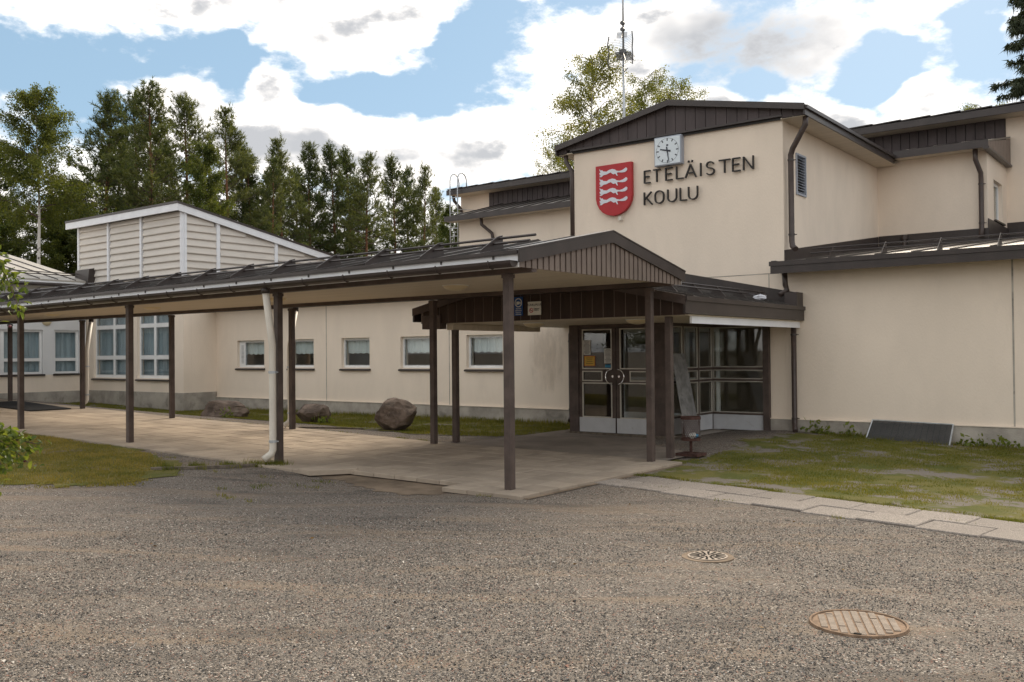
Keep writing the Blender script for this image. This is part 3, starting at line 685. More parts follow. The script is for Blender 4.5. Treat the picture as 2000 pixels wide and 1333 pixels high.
# --- clerestory block with lap siding
BX0, BX1, BY = -31.38, -25.18, 16.33
big = [(-30.48, -28.09, .90, 3.05), (-27.76, -25.96, .90, 3.05)]
part(wallY(BX0, BX1, .47, 3.6, BY, big), 'wall', 'stucco')
part(wallX(BY + .281, 24, .47, 3.6, BX1), 'wall', 'stucco')
part(MB().box(BX0, BX1 + .02, BY - .02, BY + .25, -.4, .468), 'plinth', 'concrete')
part(MB().box(BX1 - .2, BX1 + .022, BY + .251, YW - .04, -.4, .468), 'plinth', 'concrete')
for a, b, c, d in big: window_y(B, a, b, c, d, BY, cols=2, rows=(.31, .78), curtain=0.97, bar=.06, fr=.09)
part(MB().box(BX0 + .3, BX1 - .3, 19.5, 19.6, 0, 3.6), 'interior_wall', 'interior')
def cz(y): return 6.22 - (y - 16.2) * (6.22 - 5.12) / (22.1 - 16.2)
part(MB().prism([(BX0, BY + .04, 3.6), (BX0, BY + .04, cz(BY) - .2), (BX0, 22.1, 4.92), (BX0, 22.1, 3.6)], (BX1 - BX0 - .04, 0, 0)), 'clerestory_core', 'siding')
# lap boards, front face
xs = [BX0, -29.40, -27.42, BX1]
def lap_y(x0, x1, z, h, Y):
    return MB().prism([(x0, Y + .03, z), (x0, Y - .052, z + .002), (x0, Y - .058, z + .025), (x0, Y - .004, z + h), (x0, Y + .03, z + h)][::-1], (x1 - x0, 0, 0))
lap_h = .225; zz = 3.62
while zz < 6.0:
    h = min(lap_h, 6.04 - zz)
    for k in range(3):
        part(lap_y(xs[k] + .09, xs[k + 1] - .05, zz, h, BY), 'siding_board', 'siding')
    zz += lap_h
ys = [BY, 17.54, 19.79, 22.0]; zz = 3.62
def lap_x(y0, y1, z, h, X):
    return MB().prism([(X - .03, y0, z), (X + .052, y0, z + .002), (X + .058, y0, z + .025), (X + .004, y0, z + h), (X - .03, y0, z + h)], (0, y1 - y0, 0))
while zz < 5.95:
    for k in range(3):
        y0, y1 = ys[k] + .09, ys[k + 1] - .05
        top = zz + lap_h
        # boards are cut where the sloping roof edge crosses them
        while y1 > y0 and cz(y1) - .2 < top - lap_h * .35: y1 -= .05
        if y1 - y0 > .15: part(lap_x(y0, y1, zz, lap_h, BX1), 'siding_board', 'siding')
    zz += lap_h
for k, x in enumerate(xs):
    w_ = .09
    part(MB().box(x - (.0 if k == 0 else .05), x + (w_ if k == 0 else (.05 if k < 3 else .045)), BY - .075, BY + .02, 3.6, 6.03), 'corner_board' if k in (0, 3) else 'batten', 'white_wood')
part(MB().box(BX1 - .0, BX1 + .072, BY + .021, BY + .09, 3.6, cz(BY) - .2), 'corner_board', 'white_wood')
for y in ys[1:3]: part(MB().box(BX1 - .02, BX1 + .075, y - .06, y + .06, 3.6, cz(y) - .19), 'batten', 'white_wood')
cl = MB(); cl.prism([(BX0 - .45, 16.05, cz(16.05) - .02), (BX0 - .45, 16.05, cz(16.05) + .045), (BX0 - .45, 22.4, cz(22.4) + .045), (BX0 - .45, 22.4, cz(22.4) - .02)], (BX1 - BX0 + .60, 0, 0)); part(cl, 'roof', 'metal_brown')
part(MB().box(BX0 - .44, BX1 + .13, 16.07, 16.11, cz(16.07) - .235, cz(16.07) - .022), 'fascia', 'white_wood')
part(MB().prism([(BX1 + .095, 16.112, cz(16.1) - .235), (BX1 + .095, 22.4, cz(22.4) - .235), (BX1 + .095, 22.4, cz(22.4) - .022), (BX1 + .095, 16.112, cz(16.1) - .022)], (.035, 0, 0)), 'rake_fascia', 'white_wood')
part(MB().box(BX0 - .4, BX1 + .09, 16.112, BY - .078, cz(16.1) - .20, cz(16.1) - .18), 'soffit', 'white_wood')
# --- left wing wall facing right
WX = -30.9
part(wallX(4.0, BY - .03, .46, 1.02, WX), 'wall', 'stucco')
part(wallX(4.0, BY - .03, 1.022, 4.0, WX, [(15.22, 16.06, 1.03, 2.50), (12.3, 14.84, 1.03, 2.50), (8.5, 11.2, 1.03, 2.5)]), 'wall', 'stucco_white')
part(MB().box(WX - .25, WX + .025, 4, BY - .03, -.3, .458), 'plinth', 'concrete')
for y0, y1, mul in ((15.22, 16.06, ()), (12.3, 14.84, (13.57,)), (8.5, 11.2, (9.85,))):
    w = MB(); X = WX - .08; z0, z1 = 1.05, 2.50
    w.box(X - .07, X, y0, y0 + .07, z0, z1).box(X - .07, X, y1 - .07, y1, z0, z1).box(X - .07, X, y0 + .07, y1 - .07, z0, z0 + .07).box(X - .07, X, y0 + .07, y1 - .07, z1 - .07, z1)
    w.box(X - .066, X + .003, y0 + .07, y1 - .07, 1.47, 1.57)
    for m_ in mul: w.box(X - .063, X + .006, m_ - .07, m_ + .07, z0 + .07, z1 - .07)
    w = part(w, 'window', 'white_frame')
    cuts = [y0 + .07] + [c for m_ in mul for c in (m_ - .07, m_ + .07)] + [y1 - .07]
    for k in range(0, len(cuts), 2):
        for lo, hi in ((z0 + .07, 1.47), (1.57, z1 - .07)):
            MB().box(X - .04, X - .034, cuts[k], cuts[k + 1], lo, hi).build('pane', 'glass', w)
    MB().box(WX - .07, WX + .06, y0 - .05, y1 + .05, .985, 1.045).build('sill', 'metal_brown', w)
    c = MB(); n = int((y1 - y0) / .05)
    c.v = [(WX - .2 + .02 * math.sin(i * 1.7), y0 + (y1 - y0) * i / n, z) for z in (2.48, 1.06) for i in range(n + 1)]
    c.f = [(i, i + 1, n + 2 + i, n + 1 + i) for i in range(n)]; c.build('curtain', 'curtain_grey', w)
part(MB().box(WX - 3.2, WX - 3.1, 4, BY, 0, 4), 'interior_wall', 'interior')
wr = MB(); wr.prism([(-30.42, 4.0, 4.09), (-30.42, 4.0, 4.14), (-36.5, 4.0, 5.50), (-36.5, 4.0, 5.45)][::-1], (0, BY - .05 - 4.0, 0)); wr = part(wr, 'roof', 'roof_sky_sheen')
for k in range(20):
    y = 4.3 + .6 * k
    MB().prism([(-30.44, y, 4.14), (-30.44, y, 4.175), (-36.5, y, 5.535), (-36.5, y, 5.50)][::-1], (0, .025, 0)).build('seam', 'metal_brown', wr)
MB().tube([(-31.0, 4, 4.42), (-31.0, 16.1, 4.42)], .018, 6).tube([(-31.1, 4, 4.36), (-31.1, 16.1, 4.36)], .018, 6).build('snow_rail', 'metal_brown', wr)
MB().box(-36.6, -36.4, 4, 16.2, 5.47, 5.56).build('ridge_cap', 'metal_brown', wr)
part(MB().box(-30.46, -30.425, 4, 16.2, 3.98, 4.088), 'fascia', 'white_metal')
gt = MB(); part(gt.tube([(-30.36, 4, 3.97), (-30.36, 16.2, 3.97)], .06, 8), 'gutter', 'metal_brown')
part(MB().box(WX + .001, -30.461, 4, 16.2, 3.985, 4.0), 'soffit', 'soffit')
fl = MB(); fl.prism([(-30.30, 16.05, 4.10), (-30.30, 16.30, 4.10), (-30.30, 16.30, 4.60), (-30.30, 16.10, 4.55)], (-.9, 0, 0)); part(fl, 'flashing', 'metal_brown')

# --- entrance vestibule and its porch roof
EX0, EX1, ER = -11.97, -6.43, -9.2
def ez_(x): return 3.02 - (3.02 - 2.43) * abs(x - ER) / ((EX1 - EX0) / 2)
rf = MB(); rf.prism([(EX0, 12.60, 2.39), (EX0, 12.60, 2.43), (ER, 12.60, 3.02), (EX1, 12.60, 2.43), (EX1, 12.60, 2.39), (ER, 12.60, 2.98)], (0, YW - 12.60 - .001, 0)); rfe = part(rf, 'roof', 'roof_metal')
for k in range(9):
    y = 12.9 + .55 * k
    for sgn in (-1, 1):
        x1 = EX1 if sgn > 0 else EX0
        MB().prism([(ER, y, 3.02), (x1, y, 2.43), (x1, y, 2.46), (ER, y, 3.05)], (0, .022, 0)).build('seam', 'roof_metal', rfe)
part(MB().box(EX1 - .01, EX1 + .03, 12.58, YW - .002, 2.17, 2.36).box(EX1 - .0, EX1 + .06, 12.57, YW - .002, 2.361, 2.435), 'eave_fascia', 'metal_brown')
part(MB().box(EX0 - .03, EX0 + .01, 12.58, YW - .002, 2.19, 2.435), 'eave_fascia', 'metal_brown')
part(MB().box(-6.52, -6.485, 12.95, YW - .004, 2.03, 2.165), 'eave_board', 'white_wood')
part(MB().box(-11.35, -11.2, 12.80, 15.52, 2.03, 2.139), 'beam', 'soffit')
part(MB().box(-11.6, -6.46, 12.80, YW - .003, 2.142, 2.165), 'soffit', 'soffit')
part(MB().box(-11.80, -11.36, 12.62, 12.80, 2.05, 2.30), 'beam_end', 'brown')
for k in range(26):
    a = EX0 + .16 + k * .2065; b = a + .188
    pts = [(a, 12.66, 2.152), (b, 12.66, 2.152), (b, 12.66, ez_(b) - .045)] + ([(ER, 12.66, 2.975)] if a < ER < b else []) + [(a, 12.66, ez_(a) - .045)]
    part(MB().prism(pts, (0, .005, 0)), 'cladding_board', 'board')
part(MB().prism([(EX0 + .1, 12.666, 2.153), (EX1 - .05, 12.666, 2.153), (EX1 - .05, 12.666, 2.375), (ER, 12.666, 2.965), (EX0 + .1, 12.666, 2.375)], (0, .05, 0)), 'cladding_backing', 'rib_sheet')
f = MB()
for a, b in ((EX0 - .03, ER), (ER, EX1 + .03)):
    f.prism([(a, 12.565, ez_(a) - .12), (b, 12.565, ez_(b) - .12), (b, 12.565, ez_(b) + .015), (a, 12.565, ez_(a) + .015)], (0, .03, 0))
part(f, 'rake_fascia', 'brown')
fl = MB()
for a, b in ((XL, ER), (ER, EX1 - .07)): fl.prism([(a, YW - .03, ez_(a) + .0), (b, YW - .03, ez_(b) + .0), (b, YW - .03, ez_(b) + .26), (a, YW - .03, ez_(a) + .26)], (0, .028, 0))
part(fl, 'flashing', 'metal_brown')
part(MB().box(EX1 - .22, EX1 + .02, 17.15, YW - .031, 2.44, 2.70), 'flashing_box', 'metal_brown')
sr = MB()
for d in (.55, .62): sr.tube([(EX1 - d, 13.0, ez_(EX1 - d) + .11 + (.05 if d > .6 else 0)), (EX1 - d, 17.1, ez_(EX1 - d) + .11 + (.05 if d > .6 else 0))], .016, 6)
sr = part(sr, 'snow_rail', 'metal_brown')
for k in range(5):
    y = 13.2 + .9 * k
    MB().prism([(EX1 - .4, y, ez_(EX1 - .4)), (EX1 - .6, y, ez_(EX1 - .6) + .17), (EX1 - .66, y, ez_(EX1 - .66) + .17), (EX1 - .72, y, ez_(EX1 - .72))][::-1], (0, .014, 0)).build('bracket', 'metal_brown', sr)
for x, y in ((-11.2, 12.86), (-6.83, 12.86)):
    bevel(part(MB().box(x - .05, x + .05, y - .05, y + .05, float(pave(x)) - .05, 2.141 if x > -8 else 2.03), 'post', 'brown'), .006)
# door front
DY = 15.5
fz0 = .015
jm = MB().box(-10.46, -10.25, DY - .02, DY + .12, fz0 - .03, 2.14).box(-8.53, -8.285, DY - .02, DY + .12, fz0 - .03, 2.14).box(-10.25, -8.53, DY - .01, DY + .12, 2.075, 2.139)
part(jm, 'door_frame', 'brown')
part(MB().box(-10.52, -8.25, DY - .06, DY + .14, fz0 - .04, fz0 + .008), 'threshold', 'oldwood')
part(MB().box(-10.46, -10.38, DY + .121, YW - .04, fz0 - .1, 2.14), 'wall', 'board')
for s_, x0, x1 in ((1, -10.247, -9.397), (-1, -9.383, -8.533)):
    d = MB(); y0, y1 = DY + .005, DY + .05; zb, zt = .025, 2.07
    st = .085
    ga, gb = x0 + st, x1 - st
    if s_ > 0: ma, mb_ = ga, gb - .22
    else: ma, mb_ = ga + .22, gb
    d.box(x0, ga, y0, y1, zb, zt).box(gb, x1, y0, y1, zb, zt)
    d.box(ga, gb, y0, y1, 2.05, zt).box(ga, gb, y0, y1, 1.23, 1.27).box(ga, gb, y0, y1, 1.0, 1.035).box(ga, gb, y0, y1, zb, .32)
    d.box(*( (mb_, gb) if s_ > 0 else (ga, ma) ), y0, y1, 1.035, 1.23)
    dr = part(d, 'door', 'brown')
    for a, b, lo, hi in ((ga, gb, 1.27, 2.05), (ma, mb_, 1.035, 1.23), (ga, gb, .32, 1.0)):
        MB().box(a, b, y0 + .02, y0 + .028, lo, hi).build('pane', 'glass', dr)
        t_ = .018
        MB().box(a - .004, a + t_, y0 - .008, y0 + .015, lo - .004, hi + .004).box(b - t_, b + .004, y0 - .008, y0 + .015, lo - .004, hi + .004).box(a + t_, b - t_, y0 - .008, y0 + .015, lo - .004, lo + t_).box(a + t_, b - t_, y0 - .008, y0 + .015, hi - t_, hi + .004).build('glazing_bead', 'glassframe', dr)
    MB().box(x0 + .012, x1 - .012, y0 - .012, y0 - .002, .03, .315).build('kick_plate', 'kick', dr)
    hx = x1 - .03 if s_ > 0 else x0 + .03
    pts = [(hx - s_ * .15 * math.sin(t) - s_ * .02, y0 - .05, 1.12 + .145 * math.cos(t)) for t in np.linspace(.12, math.pi - .12, 11)]
    pts = [(pts[0][0], y0, pts[0][2])] + pts + [(pts[-1][0], y0, pts[-1][2])]
    MB().tube(pts, .012, 8).build('handle', 'chrome', dr, smooth=True)
    MB().tube([(hx - s_ * .035, y0 - .012, 1.125), (hx - s_ * .035, y0 + .002, 1.125)], .022, 12).build('lock', 'chrome', dr)
# glazed side and rear screens
GXs = -8.28; GYb = YW - .06
yv = [DY + .125, 16.15, 16.80, GYb]
g = MB()
for k, y in enumerate(yv): g.box(GXs - .05, GXs, y - (.03 if k else 0), y + .03, .03, 2.14)
for lo, hi in ((1.225, 1.275), (1.0, 1.04), (.33, .37), (2.08, 2.139)):
    for k in range(3): g.box(GXs - .045, GXs - .005, yv[k] + .03, yv[k + 1] - .03, lo, hi)
sg = part(g, 'glazed_screen', 'brown')
for k in range(3):
    a, b = yv[k] + .03, yv[k + 1] - .03
    for lo, hi in ((1.275, 2.08), (1.04, 1.225), (.37, 1.0)):
        MB().box(GXs - .03, GXs - .024, a, b, lo, hi).build('pane', 'glass', sg)
        MB().box(GXs - .02, GXs + .006, a, a + .02, lo, hi).box(GXs - .02, GXs + .006, b - .02, b, lo, hi).box(GXs - .02, GXs + .006, a + .02, b - .02, lo, lo + .018).box(GXs - .02, GXs + .006, a + .02, b - .02, hi - .018, hi).build('glazing_bead', 'glassframe', sg)
MB().box(GXs - .03, GXs - .003, yv[0] + .03, yv[3] - .03, .03, .33).build('kick_plate', 'kick', sg)
g = MB(); x0, x1 = GXs + .002, -7.20
for lo, hi in ((1.225, 1.275), (1.0, 1.04), (.33, .37), (2.08, 2.139)): g.box(x0, x1, GYb, GYb + .045, lo, hi)
g.box(-7.20, -7.08, GYb - .05, GYb + .055, -.05, 2.139)
bg_ = part(g, 'glazed_screen', 'brown')
for lo, hi in ((1.275, 2.08), (1.04, 1.225), (.37, 1.0)):
    MB().box(x0, x1, GYb + .02, GYb + .026, lo, hi).build('pane', 'glass', bg_)
    MB().box(x0, x0 + .02, GYb - .006, GYb + .018, lo, hi).box(x0 + .02, x1, GYb - .006, GYb + .018, lo, lo + .018).box(x0 + .02, x1, GYb - .006, GYb + .018, hi - .018, hi).build('glazing_bead', 'glassframe', bg_)
MB().box(x0, x1, GYb + .004, GYb + .03, .03, .33).build('kick_plate', 'kick', bg_)
part(MB().box(-10.4, -7.1, DY + .15, 21.2, -.02, .005), 'interior_floor', 'interior_floor')
part(MB().box(-10.7, -7.1, YW + .29, 21.2, 2.2, 2.25), 'interior_ceiling', 'interior')
part(MB().box(-10.72, -10.62, YW + .29, 21.2, 0, 2.2).box(-7.16, -7.06, YW + .29, 21.2, 0, 2.2), 'interior_wall', 'interior')
# inner pair of doors seen through the glass
for k in range(3):
    x = -10.5 + .78 * k
    dd = MB(); y0 = YW + .05
    dd.box(x, x + .07, y0, y0 + .05, 0, 2.1).box(x + .68, x + .75, y0, y0 + .05, 0, 2.1).box(x + .07, x + .68, y0, y0 + .05, 0, .3).box(x + .07, x + .68, y0, y0 + .05, 2.0, 2.1).box(x + .07, x + .68, y0, y0 + .05, 1.0, 1.06)
    dd = part(dd, 'inner_door', 'white_frame'); MB().box(x + .07, x + .68, y0 + .02, y0 + .026, .3, 2.0).build('pane', 'glass', dd)

# downpipes on the building
def pipe(pts, r, m, nm='downpipe', parent=B, clips=()):
    o = MB().tube(pts, r, 12).build(nm, m, parent, smooth=False)
    me = o.data
    for p in me.polygons: p.use_smooth = len(p.vertices) == 4
    for c in clips:
        c = Vector(c); MB().tube([c - Vector((0, 0, .018)), c + Vector((0, 0, .018))], r + .008, 12).tube([c, c + Vector((r * 1.7, r * .6, 0))], .009, 6).build('clip', 'galv' if m == 'pipe_white' else 'metal_brown', o)
    return o
pipe([(-6.56, 17.36, 2.18), (-6.56, 17.36, .24), (-6.54, 17.31, .14), (-6.49, 17.20, .07)], .05, 'pipe_brown', clips=((-6.56, 17.36, 1.9), (-6.56, 17.36, .3)))
pipe([(-6.33, 17.52, 6.10), (-6.34, 17.52, 5.92), (-6.62, 17.60, 5.52), (-6.67, 17.62, 5.40), (-6.67, 17.62, 3.72), (-6.64, 17.58, 3.62), (-6.55, 17.50, 3.55)], .055, 'pipe_brown', clips=((-6.67, 17.62, 5.3), (-6.67, 17.62, 3.85)))
pipe([(-11.86, 17.5, 6.12), (-11.86, 17.5, 5.95), (-11.72, 17.5, 5.72), (-11.70, 17.5, 5.6), (-11.70, 17.5, 3.4)], .05, 'pipe_brown')
pipe([(-6.70, 17.30, 3.10), (-6.70, 17.33, 2.86), (-6.68, 17.36, 2.76), (-6.78, 17.25, 2.66)], .052, 'pipe_brown')
pipe([(-11.66, 17.38, 2.12), (-11.72, 17.40, 2.0), (-11.72, 17.40, .24), (-11.70, 17.36, .15), (-11.62, 17.2, .08)], .05, 'pipe_brown', clips=((-11.72, 17.40, 1.85), (-11.72, 17.40, .32)))
pipe([(-4.52, 23.40, 6.2), (-4.52, 23.42, 5.95), (-4.44, 23.56, 5.65), (-4.44, 23.58, 5.5), (-4.44, 23.58, 4.36), (-4.44, 23.46, 4.18)], .055, 'pipe_brown', clips=((-4.44, 23.58, 5.4), (-4.44, 23.58, 4.5)))
pipe([(-19.22, 23.40, 6.0), (-19.22, 23.42, 5.8), (-18.90, 23.56, 5.5), (-18.88, 23.58, 5.35), (-18.88, 23.58, 4.3)], .055, 'pipe_brown')
pipe([(-22.42, 25.7, 7.38), (-22.42, 25.75, 7.2), (-22.30, 26.0, 6.9), (-22.30, 26.03, 6.7), (-22.30, 26.03, 4.0)], .06, 'pipe_brown')

# ------------------------------------------------------------------ covered walkway
WK = thing('covered_walkway', 'long covered walkway with brown posts, pale soffit and white eave strip', 'walkway', (-6.81, 8.79, 0))
def wp(mb, name, m, **k): return mb.build(name, m, WK, **k)
X0, X1 = -30.85, -6.42
def sag(x): return .0062 * max(min(x + 6.5, 0.0), -14.0)
def rz2(y): return 3.155 - .40 * abs(y - 10.5) / 2.02
fposts = [(-6.81, 8.79), (-11.12, 8.79), (-15.18, 8.79), (-19.22, 8.79), (-23.3, 8.79), (-27.4, 8.79)]
rposts = [(-6.81, 12.22), (-11.16, 12.22), (-15.03, 12.22), (-19.31, 12.22), (-23.35, 12.22), (-27.36, 12.22)]
for x, y in fposts + rposts:
    zt = 2.547 + (sag(x) if y < 10 else 0)
    pb_ = wp(MB().box(x - .049, x + .049, y - .049, y + .049, float(pave(x)) - .06, zt), 'post', 'brown'); bevel(pb_, .007)
    MB().box(x - .062, x + .062, y - .054, y + .054, zt - .05, zt - .006).build('post_head', 'brown', pb_)
segs = np.linspace(X0, X1, 13)
for nm, yy0, yy1, zb, zt, mm, s in (('beam', 8.74, 8.84, 2.548, 2.632, 'brown', 1), ('beam', 12.17, 12.27, 2.565, 2.632, 'brown', 0)):
    b = MB()
    for a, c in zip(segs[:-1], segs[1:]):
        sa, sc_ = (sag(a), sag(c)) if s else (0, 0)
        b.add([(a, yy0, zb + sa), (c, yy0, zb + sc_), (c, yy1, zb + sc_), (a, yy1, zb + sa), (a, yy0, zt + sa), (c, yy0, zt + sc_), (c, yy1, zt + sc_), (a, yy1, zt + sa)], [(3, 2, 1, 0), (0, 1, 5, 4), (2, 3, 7, 6)])
    b.add([(X1, yy0, zb), (X1, yy1, zb), (X1, yy1, zt), (X1, yy0, zt)], [(0, 1, 2, 3)])
    wp(b, nm, mm)
# soffit boards run along the walkway
s = MB(); ny = 34
for k in range(ny):
    y0 = 8.55 + k * (12.40 - 8.55) / ny; y1 = y0 + (12.40 - 8.55) / ny - .007
    f0 = 1 - (y0 - 8.55) / 3.85
    for a, c in zip(segs[:-1], segs[1:]):
        s.add([(a, y0, 2.634 + sag(a) * f0), (c, y0, 2.634 + sag(c) * f0), (c, y1, 2.634 + sag(c) * f0), (a, y1, 2.634 + sag(a) * f0)], [(3, 2, 1, 0)])
sof = wp(s, 'soffit', 'soffit', kind='stuff')
wp(MB().box(X0, X1 - .04, 8.56, 12.39, 2.652, 2.664), 'soffit_backing', 'interior_dark')
# roof sheets between the seams
xs = [X1 - .6 * k for k in range(42)]
ymid = 10.5
for a, c in zip(xs[1:], xs[:-1]):
    b = MB(); t = .02
    b.add([(a, 8.46, rz2(8.46) + sag(a)), (c, 8.46, rz2(8.46) + sag(c)), (c, ymid, rz2(ymid)), (a, ymid, rz2(ymid)), (c, 12.54, rz2(12.54)), (a, 12.54, rz2(12.54)),
           (a, 8.46, rz2(8.46) + sag(a) - t), (c, 8.46, rz2(8.46) + sag(c) - t), (c, 12.54, rz2(12.54) - t), (a, 12.54, rz2(12.54) - t)],
          [(0, 1, 2, 3), (3, 2, 4, 5), (6, 7, 1, 0), (8, 9, 5, 4), (7, 6, 9, 8)])
    sh_ = wp(b, 'roof_sheet', 'roof_metal')
    q = MB().prism([(a, 8.47, rz2(8.47) + sag(a)), (a, ymid, rz2(ymid)), (a, ymid, rz2(ymid) + .032), (a, 8.47, rz2(8.47) + sag(a) + .032)][::-1], (.02, 0, 0))
    q.prism([(a, ymid, rz2(ymid)), (a, 12.53, rz2(12.53)), (a, 12.53, rz2(12.53) + .032), (a, ymid, rz2(ymid) + .032)][::-1], (.02, 0, 0)); q.build('seam', 'roof_metal', sh_)
def strip(y0, y1, zb, zt, nm, m, xa=X0, xb=X1 - .0, fn=sag):
    b = MB(); sg_ = np.linspace(xa, xb, 13)
    for a, c in zip(sg_[:-1], sg_[1:]):
        b.add([(a, y0, zb + fn(a)), (c, y0, zb + fn(c)), (c, y1, zb + fn(c)), (a, y1, zb + fn(a)), (a, y0, zt + fn(a)), (c, y0, zt + fn(c)), (c, y1, zt + fn(c)), (a, y1, zt + fn(a))], [(3, 2, 1, 0), (4, 5, 6, 7), (0, 1, 5, 4), (2, 3, 7, 6)])
    b.add([(xb, y0, zb + fn(xb)), (xb, y1, zb + fn(xb)), (xb, y1, zt + fn(xb)), (xb, y0, zt + fn(xb))], [(0, 1, 2, 3)])
    return wp(b, nm, m)
strip(8.49, 8.53, 2.585, 2.742, 'fascia', 'white_metal')
strip(8.452, 8.489, 2.742, 2.78, 'eave_flashing', 'metal_brown')
strip(12.47, 12.50, 2.60, 2.74, 'fascia', 'white_metal', fn=lambda x: 0)
# half-round gutters
def gutter(yc, zc, xa, xb, fn, r=.062):
    b = MB(); sg_ = np.linspace(xa, xb, 13); n = 8
    prof = [(yc + r * math.cos(t), zc + r * math.sin(t)) for t in np.linspace(math.pi, 2 * math.pi, n)]
    prof += [(yc + (r - .006) * math.cos(t), zc + (r - .006) * math.sin(t)) for t in np.linspace(2 * math.pi, math.pi, n)]
    N = len(prof)
    for x in sg_: b.v += [(x, p, q + fn(x)) for p, q in prof]
    for i in range(len(sg_) - 1):
        for k in range(N): b.f.append((i * N + k, i * N + (k + 1) % N, (i + 1) * N + (k + 1) % N, (i + 1) * N + k))
    for x in (xa, xb):
        o = len(b.v); b.v += [(x, p, q + fn(x)) for p, q in prof[:n]]; b.f.append(tuple(range(o, o + n)))
    return wp(b, 'gutter', 'metal_brown')
g1 = gutter(8.408, 2.655, X0, X1 - .01, sag, .074)
g2 = gutter(12.575, 2.64, X0, X1 - .35, lambda x: 0)
for k in range(29):
    x = -6.75 - .82 * k
    pts = [(x, 8.408 + .076 * math.cos(t), 2.655 + sag(x) + .076 * math.sin(t)) for t in np.linspace(math.pi * .95, 2 * math.pi, 9)]
    MB().tube(pts, .009, 5).build('gutter_bracket', 'metal_brown', g1)
    x -= .04
    wp(MB().box(x - .012, x + .012, 8.478, 8.489, 2.695 + sag(x), 2.730 + sag(x)), 'fascia_clip', 'metal_brown')
# gable end, ribbed sheet strips under a raking fascia
def gz(y): return rz2(y) - .03
n = 34; bw = (12.50 - 8.50) / n
for k in range(n):
    y0 = 8.50 + k * bw; y1 = y0 + bw * .72; ya, yb = y0 + bw * .1, y1 - bw * .1
    top = [(yb, gz(y1)), (10.5, gz(10.5)), (ya, gz(y0))] if y0 < 10.5 < y1 else [(yb, gz(y1)), (ya, gz(y0))]
    zb = 2.585
    b = MB(); b.prism([(X1, y0, zb), (X1, y1, zb)] + [(X1, y, z) for y, z in ((y1, gz(y1)), (y0, gz(y0)))], (.012, 0, 0))
    wp(b, 'cladding_board', 'rib_sheet')
wp(MB().prism([(X1 - .028, 8.5, 2.588), (X1 - .028, 12.5, 2.588), (X1 - .028, 12.5, gz(12.5)), (X1 - .028, 10.5, gz(10.5)), (X1 - .028, 8.5, gz(8.5))], (.022, 0, 0)), 'gable_backing', 'rib_sheet')
rk = MB()
for a, b_ in ((8.455, 10.5), (10.5, 12.545)):
    rk.prism([(X1 + .013, a, rz2(a) - .115), (X1 + .013, b_, rz2(b_) - .115), (X1 + .013, b_, rz2(b_) + .03), (X1 + .013, a, rz2(a) + .03)], (.03, 0, 0))
    rk.prism([(X1 - .14, a, rz2(a) + .032), (X1 - .14, b_, rz2(b_) + .032), (X1 - .14, b_, rz2(b_) + .05), (X1 - .14, a, rz2(a) + .05)], (.19, 0, 0))
wp(rk, 'rake_fascia', 'metal_brown')
# snow guards: two rails carried on sloping plates
for side in (0, 1):
    r_ = MB()
    for yy, dz in ((8.98, .10), (9.10, .155)):
        y = yy if side == 0 else 21 - yy
        pts = [(x, y, rz2(y) + dz + (sag(x) * .75 if side == 0 else 0)) for x in np.linspace(-30.5, -6.62, 10)]
        r_.tube(pts, .017, 6)
    rl = wp(r_, 'snow_rail', 'metal_brown')
    for k in range(24):
        x = -7.19 - 1.0 * k
        ya, yb, yc, yd = 8.72, 9.06, 9.16, 9.18
        P = [(ya, .004), (yd, .004), (yc, .19), (yb, .185), (ya, .05)]
        pts = [(x, (y if side == 0 else 21 - y), rz2(y) + d + (sag(x) * .8 if side == 0 else 0)) for y, d in P]
        MB().prism(pts if side == 0 else pts[::-1], (.012, 0, 0)).build('bracket', 'metal_brown', rl)
# ivory downpipes
def wpipe(x, y, dx, ytop, zt, zg):
    pipe([(x + dx, ytop, zt), (x + dx, ytop, zt - .09)], .062, 'metal_brown', 'outlet', WK)
    pipe([(x + dx, ytop, zt - .06), (x, y, 1.75), (x, y, 1.62), (x, y, zg + .22), (x - .01, y - .02, zg + .16), (x - .06, y - .12, zg + .08)], .052, 'pipe_white', 'downpipe', WK, clips=((x, y, 1.35), (x, y, zg + .34)))
wpipe(-11.08, 8.65, .12, 8.44, 2.58, .0)
wpipe(-15.27, 12.36, -.05, 12.56, 2.60, .07)
wpipe(-23.40, 12.36, -.14, 12.56, 2.60, .28)

# ------------------------------------------------------------------ things fixed to the building
def disc(mb, c, r, n=32, th=.004):
    c = Vector(c); mb.prism([(c.x + r * math.cos(2 * math.pi * k / n), c.y, c.z + r * math.sin(2 * math.pi * k / n)) for k in range(n)], (0, th, 0)); return mb
def ring(mb, c, r0, r1, n=32, th=.002):
    for k in range(n):
        a, b = 2 * math.pi * k / n, 2 * math.pi * (k + 1) / n
        P = lambda r, t: (c[0] + r * math.cos(t), c[1], c[2] + r * math.sin(t))
        mb.prism([P(r0, a), P(r1, a), P(r1, b), P(r0, b)], (0, th, 0))
    return mb
